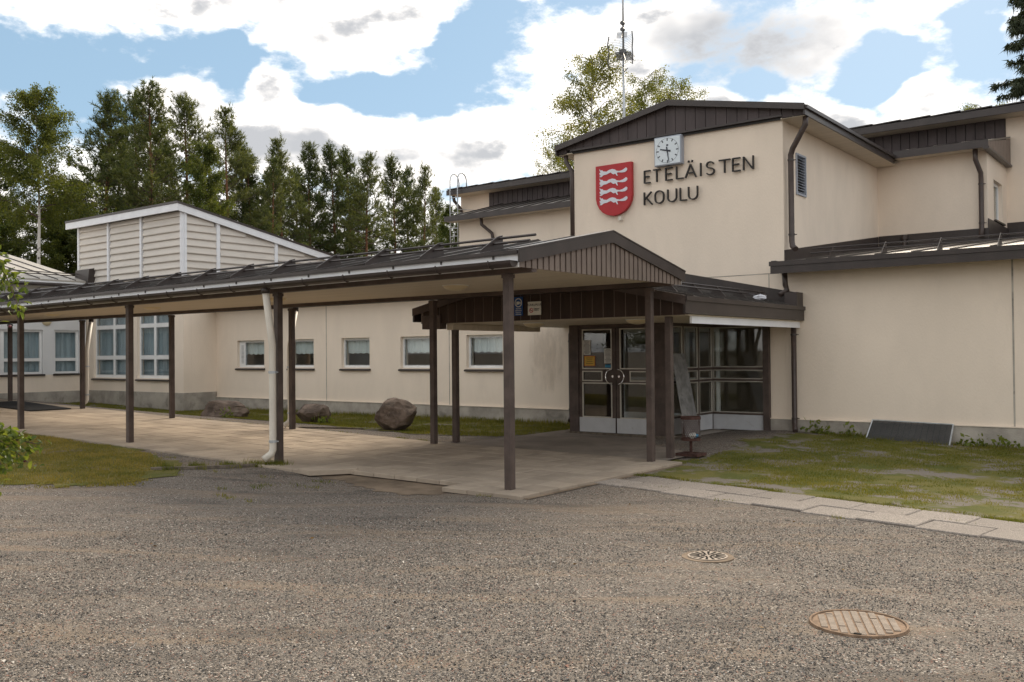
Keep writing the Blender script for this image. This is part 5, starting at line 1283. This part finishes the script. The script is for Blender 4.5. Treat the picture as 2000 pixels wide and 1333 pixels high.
def make_birch(seed, h=16.0, base=.22, spread=2.6, leafmat='birch_leaf', dens=1.0, leaf=.12, top=1.0):
    rg = np.random.default_rng(seed); tr = MB(); n = 10
    lean = rg.normal(0, .3, 2)
    def axis(t): return np.array([lean[0] * t * t + .14 * math.sin(t * 6 + seed), lean[1] * t * t + .14 * math.cos(t * 5 + seed), h * t])
    tr.tube([axis(t) for t in np.linspace(0, .97, n)], [.15 * (1 - t) ** 1.15 + .006 for t in np.linspace(0, .97, n)], 8)
    br = MB(); P, D, Ln, Wd = [], [], [], []
    nb = 64
    for b in range(nb):
        t = base + (.97 - base) * ((b + rg.random()) / nb) ** .9; u = (t - base) / (1 - base)
        a = rg.random() * 2 * math.pi
        L = spread * (1 - u) ** .55 * (.55 + .45 * min(1, u * 3 + .3)) * rg.uniform(.55, 1.15) + .35
        o = axis(t); d = unit(np.array([math.cos(a), math.sin(a), .45 + .75 * u + rg.normal(0, .2)]))
        mid = o + d * L * .6; end = mid + unit(d * np.array([1, 1, .25])) * L * .55
        br.tube([o, mid, end], [.035 * (1 - u) + .012, .016, .006], 4, cap=False)
        nt = max(4, int((5 + 8 * L) * dens))
        for k in range(nt):
            s = .20 + .80 * rg.random(); c = (1 - s) ** 2 * o + 2 * s * (1 - s) * mid + s * s * end
            hl = rg.uniform(.3, 1.3) * (.55 + .45 * (1 - u)); dr = np.array([d[0], d[1], 0]) * rg.uniform(.1, .8) + rg.normal(0, .42, 3) * np.array([1, 1, .4]); dr[2] -= .7
            m_ = int(15 * rg.uniform(.5, 1.4)) + 2; tt = rg.random(m_)[:, None]
            pos = c + dr * hl * tt + rg.normal(0, .10, (m_, 3))
            P.append(pos); D.append(unit(rg.normal(size=(m_, 3)) + np.array([0, 0, -.5]))); Ln.append(rg.uniform(.7, 1.25, m_) * leaf); Wd.append(rg.uniform(.28, .42, m_) * leaf)
    V, F = leaves(np.concatenate(P), np.concatenate(D), np.concatenate(Ln), np.concatenate(Wd), rg)
    return tr.mesh('trunk', 'birch_bark', True), br.mesh('branches', 'twig'), np_mesh('crown', V, F, leafmat)

def make_spruce(seed, h=19.0):
    rg = np.random.default_rng(seed); tr = MB(); tr.tube([(0, 0, h * t) for t in np.linspace(0, 1, 6)], [.22 * (1 - t) + .012 for t in np.linspace(0, 1, 6)], 7)
    br = MB(); P, D, Ln, Wd = [], [], [], []
    nb = 150
    for b in range(nb):
        t = .06 + .93 * (b + rg.random()) / nb; a = rg.random() * 2 * math.pi
        L = 3.1 * (1 - t) ** .85 * rg.uniform(.75, 1.15) + .22
        o = np.array([0, 0, h * t]); d = np.array([math.cos(a), math.sin(a), 0])
        mid = o + d * L * .5 + [0, 0, -.16 * L]; end = o + d * L + [0, 0, -.20 * L]
        br.tube([o, mid, end], [.03 * (1 - t) + .01, .016, .006], 4, cap=False)
        for k in range(int(10 + 16 * L)):
            s = .12 + .88 * rg.random(); c = (1 - s) ** 2 * o + 2 * s * (1 - s) * mid + s * s * end; m_ = 7
            side = np.array([-d[1], d[0], 0]); c = c + side * rg.normal(0, .22) * (1.1 - s * .6)
            dd = unit(rg.normal(0, .5, (m_, 3)) + d * .35 + np.array([0, 0, -1.0]))
            P.append(np.repeat(c[None], m_, 0) + rg.normal(0, .05, (m_, 3))); D.append(dd); Ln.append(rg.uniform(.18, .42, m_)); Wd.append(rg.uniform(.02, .04, m_))
    V, F = blades(np.concatenate(P), np.concatenate(D), np.concatenate(Ln), np.concatenate(Wd), rg)
    return tr.mesh('trunk', 'trunk', True), br.mesh('branches', 'twig'), np_mesh('crown', V, F, 'spruce_needle')

PINES = [(make_pine(s, 18, bs, sp), 18.0) for s, bs, sp in ((1, .30, 4.4), (2, .46, 3.6), (3, .20, 5.0), (4, .52, 3.0), (5, .38, 3.8))]
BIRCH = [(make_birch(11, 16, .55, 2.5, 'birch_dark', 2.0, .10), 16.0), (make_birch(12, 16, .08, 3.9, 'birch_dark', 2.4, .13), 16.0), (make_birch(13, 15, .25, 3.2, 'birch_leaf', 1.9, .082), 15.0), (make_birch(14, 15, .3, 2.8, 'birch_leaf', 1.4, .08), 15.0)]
SPRUCE = (make_spruce(21, 19), 19.0)
def tree(nm, proto, x, y, top, label, cat, group, rot, fat=1.0):
    (tk, brs, cr), h = proto; z = -.1; s = (top - z) / h
    e = thing(nm, label, cat, (0, 0, 0), group)
    for pn, me in (('trunk', tk), ('branches', brs), ('crown', cr)):
        o = bpy.data.objects.new(pn, me); COL.objects.link(o); o.parent = e
    e.location = (x, y, z); e.rotation_euler = (0, 0, rot); e.scale = (s * fat, s * fat, s)
    return e
rt = random.Random(7)
FOREST = [  # kind, x, y, top height, prototype, width factor, label
    ('birch', -52.42, 25.05, 16.73, 0, 1.0, 'tall slender birch with white trunk at the left above the left wing roof'),
    ('pine', -62.90, 27.11, 15.12, 2, 1.2, 'pine cut by the left edge of the picture'),
    ('birch', -66.22, 29.61, 12.60, 1, 1.2, 'dark bushy birch left of the white trunk'),
    ('birch', -59.23, 29.93, 13.0, 1, 1.1, 'dark bushy birch right of the white trunk'),
    ('birch', -70.0, 38.0, 13.0, 1, 1.3, 'dark bushy birch far behind the white trunk'),
    ('birch', -58.0, 24.6, 11.5, 1, 1.2, 'dense leafy tree standing just right of the left picture edge'),
    ('birch', -58.5, 29.2, 12.0, 1, 1.1, 'dense leafy tree between the white trunk and the clerestory corner'),
    ('birch', -60.5, 33.5, 10.5, 1, 1.2, 'low leafy tree under the leftmost tall pine'),
    ('pine', -59.07, 32.51, 18.81, 0, 1.1, 'leftmost tall pine behind the clerestory roof'),
    ('pine', -67.77, 38.42, 19.0, 1, 1.1, 'pine filling the gap right of the leftmost tall pine'),
    ('pine', -63.10, 36.96, 20.2, 2, 1.0, 'twin-topped pine left of the tallest pine'),
    ('pine', -55.01, 33.12, 18.60, 2, 1.15, 'tallest pine of the group above the clerestory ridge'),
    ('pine', -64.95, 40.60, 18.0, 0, 1.0, 'pine between the tallest pine and the next dark pine'),
    ('pine', -58.27, 38.16, 19.62, 1, 1.05, 'dark dense-topped pine behind the bright green birch'),
    ('birch', -48.67, 33.01, 14.5, 1, .8, 'bright green birch rising beside the clerestory roof peak'),
    ('pine', -54.34, 38.68, 18.06, 4, 1.0, 'slim pine just right of the bright green birch'),
    ('pine', -58.28, 43.24, 17.27, 2, 1.0, 'lower pine on the slope right of the slim pine'),
    ('pine', -65.31, 50.44, 17.0, 0, 1.0, 'distant pine in the dip above the clerestory roof slope'),
    ('pine', -55.6, 41.6, 15.6, 0, .9, 'shorter pine in the dip left of the pointed pine'),
    ('pine', -52.6, 40.9, 14.9, 4, .9, 'shortest pine before the dip in the tree line'),
    ('birch', -53.0, 44.0, 9.5, 1, 1.1, 'low leafy tree behind the end of the clerestory roof'),
    ('pine', -56.11, 44.91, 17.36, 4, 1.0, 'pointed pine above the lower end of the clerestory roof'),
    ('pine', -66.37, 54.66, 18.2, 3, 1.0, 'distant pine behind the pointed pine'),
    ('pine', -57.61, 48.79, 18.04, 0, .95, 'bare-trunked pine just past the clerestory roof end'),
    ('pine', -57.64, 51.29, 18.18, 3, .95, 'first of the three close pines over the walkway roof'),
    ('pine', -59.60, 54.82, 18.68, 3, .95, 'second of the three close pines over the walkway roof'),
    ('pine', -54.10, 51.50, 17.10, 1, .95, 'third of the three close pines over the walkway roof'),
    ('pine', -66.0, 62.0, 17.0, 4, .9, 'small distant pine in the gap before the last pine group'),
    ('pine', -57.98, 58.59, 18.40, 3, .9, 'first pine of the last group left of the ladder'),
    ('pine', -59.81, 62.23, 18.45, 1, .85, 'second pine of the last group left of the ladder'),
    ('pine', -55.99, 60.13, 17.79, 4, .85, 'third pine of the last group left of the ladder'),
    ('pine', -60.33, 66.88, 17.2, 0, .85, 'last small pine next to the roof ladder'),
    ('birch', -46.02, 52.73, 12.8, 1, .9, 'green leafy tree directly behind the roof ladder'),
    ('birch', -21.61, 33.63, 14.5, 2, 1.0, 'sunlit birch rising behind the clock roof left of the mast'),
    ('birch', -21.00, 37.00, 14.4, 3, 1.0, 'thin birch right behind the antenna mast'),
    ('birch', -21.40, 41.03, 15.2, 3, 1.0, 'sparse birch right of the antenna mast'),
    ('birch', -23.9, 34.6, 10.8, 3, .9, 'low birch crown at the left end of the clock roof'),
    ('spruce', -7.2, 49.46, 20.5, 0, 1.0, 'dark spruce at the right edge above the upper roof'),
    ('birch', -9.9, 55.27, 15.0, 3, 1.1, 'thin birch leafing out beside the dark spruce'),
]
for kd, x, y, top, pr, fat, lab in FOREST:
    if kd == 'pine': tree('pine_tree', PINES[pr], x, y, top, lab, 'pine', 'pines behind the school', rt.uniform(0, 6.28), fat)
    elif kd == 'birch': tree('birch_tree', BIRCH[pr], x, y, top, lab, 'birch', 'birches around the school', rt.uniform(0, 6.28), fat)
    else: tree('spruce_tree', SPRUCE, x, y, top, lab, 'spruce', None, 1.0, fat)
# far undergrowth closing the forest floor: one mass
rg = np.random.default_rng(5); n = 26000
n = 16000; t = rg.random(n); base = np.stack([-86 + 34 * t + rg.normal(0, 4, n), 24 + 56 * t + rg.normal(0, 5, n), np.abs(rg.normal(0, 1.0, n)) * 1.9 * (.6 + .4 * np.sin(t * 37) * np.sin(t * 91))], 1)
V, F = leaves(base, unit(rg.normal(size=(n, 3))), rg.uniform(.22, .5, n), rg.uniform(.08, .18, n), rg)
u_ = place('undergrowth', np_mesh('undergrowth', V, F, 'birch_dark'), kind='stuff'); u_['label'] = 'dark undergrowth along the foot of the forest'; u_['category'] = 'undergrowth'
# trees across the yard, which the entrance glass mirrors
for i, (x, y, top) in enumerate(((-34, -16, 15), (-27, -20, 14), (-20, -17, 13.5), (-13, -22, 15), (-40, -9, 14), (-6, -24, 13), (3, -26, 14))):
    tree('birch_tree', BIRCH[i % 2], x, y, top, 'leafy tree across the yard seen only as a reflection in the entrance glass', 'birch', 'trees mirrored in the glass', rt.uniform(0, 6), 1.35)

# ------------------------------------------------------------------ crab apple at the left edge
ca = thing('crab_apple_tree', 'crab apple tree reaching leafy berry-hung branches in from the left edge', 'apple tree', (-7.75, 2.3, float(ground_z(-7.75, 2.3))))
rg = np.random.default_rng(9)
tk = MB(); tk.tube([(-7.75, 2.3, -.1), (-7.7, 2.33, .7), (-7.62, 2.4, 1.5), (-7.5, 2.45, 2.5), (-7.4, 2.5, 3.2)], [.07, .06, .05, .035, .02], 8); tk.build('trunk', 'twig', ca, smooth=True)
stems = [[(-7.5, 2.45, 2.7), (-7.1, 2.75, 2.72), (-6.90, 2.90, 2.50), (-6.78, 2.98, 2.22), (-6.70, 3.05, 1.96)],
         [(-7.5, 2.45, 2.65), (-7.15, 2.72, 2.50), (-6.95, 2.87, 2.30), (-6.84, 2.95, 2.08)],
         [(-7.62, 2.4, 1.45), (-7.2, 2.70, 1.26), (-6.95, 2.88, 1.10), (-6.78, 3.02, .98), (-6.66, 3.10, .86)],
         [(-7.62, 2.4, 1.40), (-7.15, 2.74, 1.18), (-6.92, 2.92, 1.07), (-6.74, 3.06, 1.02), (-6.62, 3.15, .99)],
         [(-7.62, 2.4, 1.30), (-7.1, 2.78, 1.08), (-6.88, 2.95, .94), (-6.78, 3.0, .80)],
         [(-7.7, 2.33, .8), (-7.2, 2.7, .85), (-6.98, 2.86, .72), (-6.90, 2.92, .64)],
         [(-7.4, 2.5, 3.0), (-7.0, 2.3, 3.2), (-6.6, 2.1, 3.1)], [(-7.5, 2.45, 2.5), (-7.9, 2.8, 2.9), (-8.3, 3.2, 2.9)], [(-7.62, 2.4, 1.6), (-8.0, 2.0, 2.0), (-8.5, 1.7, 2.1)], [(-7.62, 2.4, 1.7), (-7.6, 1.8, 2.1), (-7.4, 1.3, 2.2)]]
bm_ = MB(); LP, LD, LL, LW = [], [], [], []
berries = []
for st in stems:
    bm_.tube(st, [.014 - .011 * k / (len(st) - 1) for k in range(len(st))], 5)
    st = np.array(st); seg = np.linalg.norm(np.diff(st, axis=0), axis=1); tot = seg.sum()
    for k in range(int(tot * 150)):
        s = tot * (.30 + .70 * rg.random()); i = 0
        while i < len(seg) - 1 and s > seg[i]: s -= seg[i]; i += 1
        p = st[i] + (st[i + 1] - st[i]) * min(1, s / seg[i]) + rg.normal(0, .040, 3)
        d = unit(rg.normal(0, .8, 3) + unit(st[i + 1] - st[i]) * .7 + np.array([0, 0, -.15]))
        LP.append(p); LD.append(d); LL.append(rg.uniform(.04, .070)); LW.append(rg.uniform(.012, .020))
        if rg.random() < .03: berries.append(p + np.array([0, 0, -.03]))
bm_.build('branches', 'twig', ca)
# folded leaf of six faces
LP, LD, LL, LW = map(np.array, (LP, LD, LL, LW)); n = len(LP); side = unit(np.cross(LD, rg.normal(size=(n, 3)))); up = unit(np.cross(side, LD))
rows_ = [LP] + [LP + LD * (LL * t)[:, None] + side * (sg * LW * w)[:, None] + up * (LW * (.45 * w) + -LL * .18 * t * t)[:, None] * (1 if w else -.0 + 1) for t, w in ((.3, .85), (.65, .9)) for sg in (-1, 0.0001, 1)] + [LP + LD * LL[:, None] - up * (LL * .2)[:, None]]
for t, idx in ((.3, 2), (.65, 5)): rows_[idx] = LP + LD * (LL * t)[:, None] - up * (LL * .18 * t * t)[:, None]
V = np.stack(rows_, 1).reshape(-1, 3); q = np.array([(0, 1, 2), (0, 2, 3), (1, 4, 5), (1, 5, 2), (2, 5, 6), (2, 6, 3), (4, 7, 5), (5, 7, 6)])
F = (np.arange(n)[:, None, None] * 8 + q[None]).reshape(-1, 3)
place('leaves', np_mesh('leaves', V, F, 'apple_leaf'), ca, kind='stuff')
be = MB()
for p in berries:
    o = len(be.v); r_ = .011
    for i in range(4):
        a = math.pi * (i + .5) / 4
        be.v += [(p[0] + r_ * math.sin(a) * math.cos(2 * math.pi * k / 6), p[1] + r_ * math.sin(a) * math.sin(2 * math.pi * k / 6), p[2] + r_ * math.cos(a)) for k in range(6)]
    be.f += [(o + i * 6 + k, o + (i + 1) * 6 + k, o + (i + 1) * 6 + (k + 1) % 6, o + i * 6 + (k + 1) % 6) for i in range(3) for k in range(6)] + [tuple(o + k for k in range(6)), tuple(o + 18 + k for k in range(5, -1, -1))]
be.build('berries', 'berry', ca, smooth=True, kind='stuff')

# ------------------------------------------------------------------ grass
def vnoise(x, y, s, seed):
    """cheap value noise on numpy arrays"""
    x, y = x * s, y * s; xi, yi = np.floor(x).astype(int), np.floor(y).astype(int); fx, fy = x - xi, y - yi; fx, fy = fx * fx * (3 - 2 * fx), fy * fy * (3 - 2 * fy)
    def hsh(i, j): return (np.sin(i * 127.1 + j * 311.7 + seed * 74.7) * 43758.5453) % 1.0
    return (hsh(xi, yi) * (1 - fx) + hsh(xi + 1, yi) * fx) * (1 - fy) + (hsh(xi, yi + 1) * (1 - fx) + hsh(xi + 1, yi + 1) * fx) * fy
def grass(name, poly, n, hmin, hmax, m, seed, thr, label, extra=None):
    rg = np.random.default_rng(seed); P = np.array(poly); lo, hi = P.min(0), P.max(0)
    x = rg.uniform(lo[0], hi[0], n); y = rg.uniform(lo[1], hi[1], n); k = inside(poly, x, y); x, y = x[k], y[k]
    d = .55 * vnoise(x, y, 1.1, seed) + .3 * vnoise(x, y, 3.1, seed + 1) + .15 * vnoise(x, y, 8.0, seed + 2)
    keep = d + rg.normal(0, .05, len(x)) > (thr(x, y) if callable(thr) else thr); x, y, d = x[keep], y[keep], d[keep]
    h = rg.uniform(hmin, hmax, len(x)) * (.6 + .8 * d)
    if extra is not None: h = h * extra(x, y)
    D = unit(np.stack([rg.normal(0, .38, len(x)), rg.normal(0, .38, len(x)), np.ones(len(x))], 1))
    V, F = blades(np.stack([x, y, ground_z(x, y) + .005], 1), D, h, rg.uniform(.0022, .0048, len(x)) * (1 + h * 8), rg)
    o = place(name, np_mesh(name, V, F, m), kind='stuff'); o['label'] = label; o['category'] = 'grass'; return o
grass('grass', LAWN_R, 240000, .012, .036, 'grass', 31, lambda x, y: .36 + .17 * sstep(13.0, 11.0, y) + .18 * sstep(-4.2, -6.2, x), 'patchy short green grass on the right lawn', extra=lambda x, y: 1 + 1.6 * sstep(16.9, 17.3, y))
LAWN_L2 = [(-11.5, 7.1), (-13.3, 8.35), (-17.6, 8.5), (-30, 8.45), (-30, 3.2), (-15, 4.0), (-11.5, 5.0), (-10.5, 6.3)]
grass('grass', LAWN_L2, 230000, .018, .05, 'dry_grass', 32, lambda x, y: .16 + .30 * (~inside(LAWN_L, x, y)), 'short yellowing grass on the left lawn')
grass('grass', LAWN_W, 110000, .018, .06, 'grass', 33, .34, 'grass strip along the foot of the long wall', extra=lambda x, y: 1 + 1.8 * sstep(16.8, 17.3, y))
# weeds: tufts round posts, wall foot and slab edges
def weeds(label, pts, per, h, spread, seed, m='grass'):
    rg = np.random.default_rng(seed); X, Y = [], []
    for px, py in pts: X.append(px + rg.normal(0, spread, per)); Y.append(py + rg.normal(0, spread * .6, per))
    x, y = np.concatenate(X), np.concatenate(Y); D = unit(np.stack([rg.normal(0, .45, len(x)), rg.normal(0, .45, len(x)), np.ones(len(x))], 1))
    V, F = blades(np.stack([x, y, ground_z(x, y)], 1), D, rg.uniform(.4, 1, len(x)) * h, rg.uniform(.003, .006, len(x)), rg)
    o = place('grass_tuft', np_mesh('grass_tuft', V, F, m), kind='stuff'); o['label'] = label; o['category'] = 'weeds'
weeds('bright grass tufts round the foot of the front downpipe post', [(-11.12, 8.62), (-11.0, 8.7), (-11.3, 8.5), (-11.5, 8.2), (-11.7, 7.8), (-11.85, 7.4)], 260, .13, .10, 41)
rg = np.random.default_rng(6)
weeds('scattered weeds along the wall plinths', [(x, 17.38) for x in rg.uniform(-24.5, -11.8, 36)] + [(x, 17.36) for x in rg.uniform(-6.4, -1, 14)], 50, .15, .09, 42)
rg = np.random.default_rng(61)
weeds('low tufts fringing the front edge of the right lawn', [(x, 11.12 - .105 * (x + 6.6) + .06 * math.sin(x * 5)) for x in rg.uniform(-6.5, 1.0, 70)], 70, .045, .09, 44)
weeds('sparse weeds sprouting in the gravel and slab joints', [(x, y) for x, y in zip(rg.uniform(-13, -8.5, 26), rg.uniform(6.2, 8.3, 26))] + [(-6.9, 8.45), (-6.65, 8.6), (-5.6, 10.3), (-4.6, 9.9), (-3.2, 9.7), (-2.2, 10.2), (-6.45, 12.2), (-6.5, 13.0)] + [(x, 12.55 + .1 * math.sin(x * 3)) for x in rg.uniform(-20, -11.5, 30)], 26, .05, .07, 43)
# broad-leaved weeds at the right wall and boulders
rg = np.random.default_rng(16); P, D = [], []
for cx_, cy_ in [(-6.15, 17.2), (-6.0, 17.3), (-3.55, 17.25), (-3.3, 17.3), (-2.9, 17.25), (-20.75, 14.75), (-16.7, 14.4), (-16.6, 14.5), (-5.5, 17.2)]:
    k = 34; P.append(np.stack([cx_ + rg.normal(0, .10, k), cy_ + rg.normal(0, .06, k), ground_z(cx_, cy_) + np.abs(rg.normal(0, .09, k))], 1)); D.append(unit(rg.normal(size=(k, 3)) + [0, -.2, .5]))
P, D = np.concatenate(P), np.concatenate(D); V, F = leaves(P, D, rg.uniform(.05, .13, len(P)), rg.uniform(.015, .035, len(P)), rg)
o = place('broadleaf_weeds', np_mesh('broadleaf_weeds', V, F, 'apple_leaf'), kind='stuff'); o['label'] = 'broad-leaved weeds at the wall foot and boulders'; o['category'] = 'weeds'

# ------------------------------------------------------------------ loose gravel chips, twigs and fallen leaves
rg = np.random.default_rng(8); n = 130000
dd = rg.uniform(4.0, 9.5, n) ; aa = rg.uniform(-.60, .60, n) - .656
x, y = dd / np.cos(aa + .656) * np.sin(aa), dd / np.cos(aa + .656) * np.cos(aa)
k = ~(inside(LAWN_L, x, y) | inside(LAWN_R, x, y) | ((y > 8.35) & (x < -6.3))) & (np.hypot(x + 1.83, y - 5.86) > .30) & (np.hypot(x + 3.44, y - 7.15) > .26); x, y = x[k], y[k]
pth = (np.stack([x - pa.x, y - pa.y], 1) @ np.array([pn.x, pn.y])); k = ~((pth > .06) & (pth < 1.0)); x, y = x[k], y[k]
cl = vnoise(x, y, .9, 3) * .6 + vnoise(x, y, 3.5, 4) * .4; k = cl + rg.normal(0, .12, len(x)) > .36; x, y = x[k], y[k]
n = len(x); r_ = rg.gamma(4.0, .0009, n) + .0016
T4 = np.array([(1, 1, 1), (1, -1, -1), (-1, 1, -1), (-1, -1, 1)], float) / 1.5
V = T4[None] * r_[:, None, None] * rg.uniform(.6, 1.3, (n, 4, 3)); an = rg.random(n) * 6.28; c, s_ = np.cos(an), np.sin(an)
V = np.stack([V[..., 0] * c[:, None] - V[..., 1] * s_[:, None], V[..., 0] * s_[:, None] + V[..., 1] * c[:, None], V[..., 2] * .8], -1)
V += np.stack([x, y, ground_z(x, y) + r_ * .25], 1)[:, None]
F = (np.arange(n)[:, None, None] * 4 + np.array([(0, 2, 1), (0, 1, 3), (0, 3, 2), (1, 2, 3)])[None]).reshape(-1, 3)
def chip_mat():
    m = bpy.data.materials.new('gravel_chips'); m.use_nodes = True; T = NT(m.node_tree); p = T.n['Principled BSDF']; p.inputs['Roughness'].default_value = .85
    g = T.node('ShaderNodeNewGeometry'); rp = T.node('ShaderNodeValToRGB'); T.link(g.outputs['Random Per Island'], rp.inputs[0]); e = rp.color_ramp.elements
    e[0].color = (.05, .046, .042, 1); e[1].color = (.62, .57, .50, 1)
    for ps_, cc in ((.3, (.10, .09, .08, 1)), (.65, (.19, .167, .143, 1)), (.9, (.30, .265, .225, 1)), (.93, (.26, .13, .09, 1)), (.95, (.42, .38, .34, 1))):
        q = e.new(ps_); q.color = cc
    T.link(rp.outputs[0], p.inputs['Base Color']); return m
M['chips'] = chip_mat()
o = place('gravel_chips', np_mesh('gravel_chips', V, F, 'chips'), kind='stuff'); o['label'] = 'loose grey gravel chips strewn over the yard'; o['category'] = 'gravel'
rg = np.random.default_rng(18); n = 26
x, y = rg.uniform(-7.5, -.4, n), rg.uniform(4.4, 9.8, n); an = rg.random(n) * 6.28
D = np.stack([np.cos(an), np.sin(an), rg.uniform(.0, .15, n)], 1); L_ = rg.uniform(.02, .05, n)
V, F = leaves(np.stack([x, y, ground_z(x, y) + .008], 1), D, L_, L_ * .22, rg)
o = place('fallen_leaves', np_mesh('fallen_leaves', V, F, 'leaf_dead'), kind='stuff'); o['label'] = 'dry fallen leaves scattered on the gravel'; o['category'] = 'leaves'
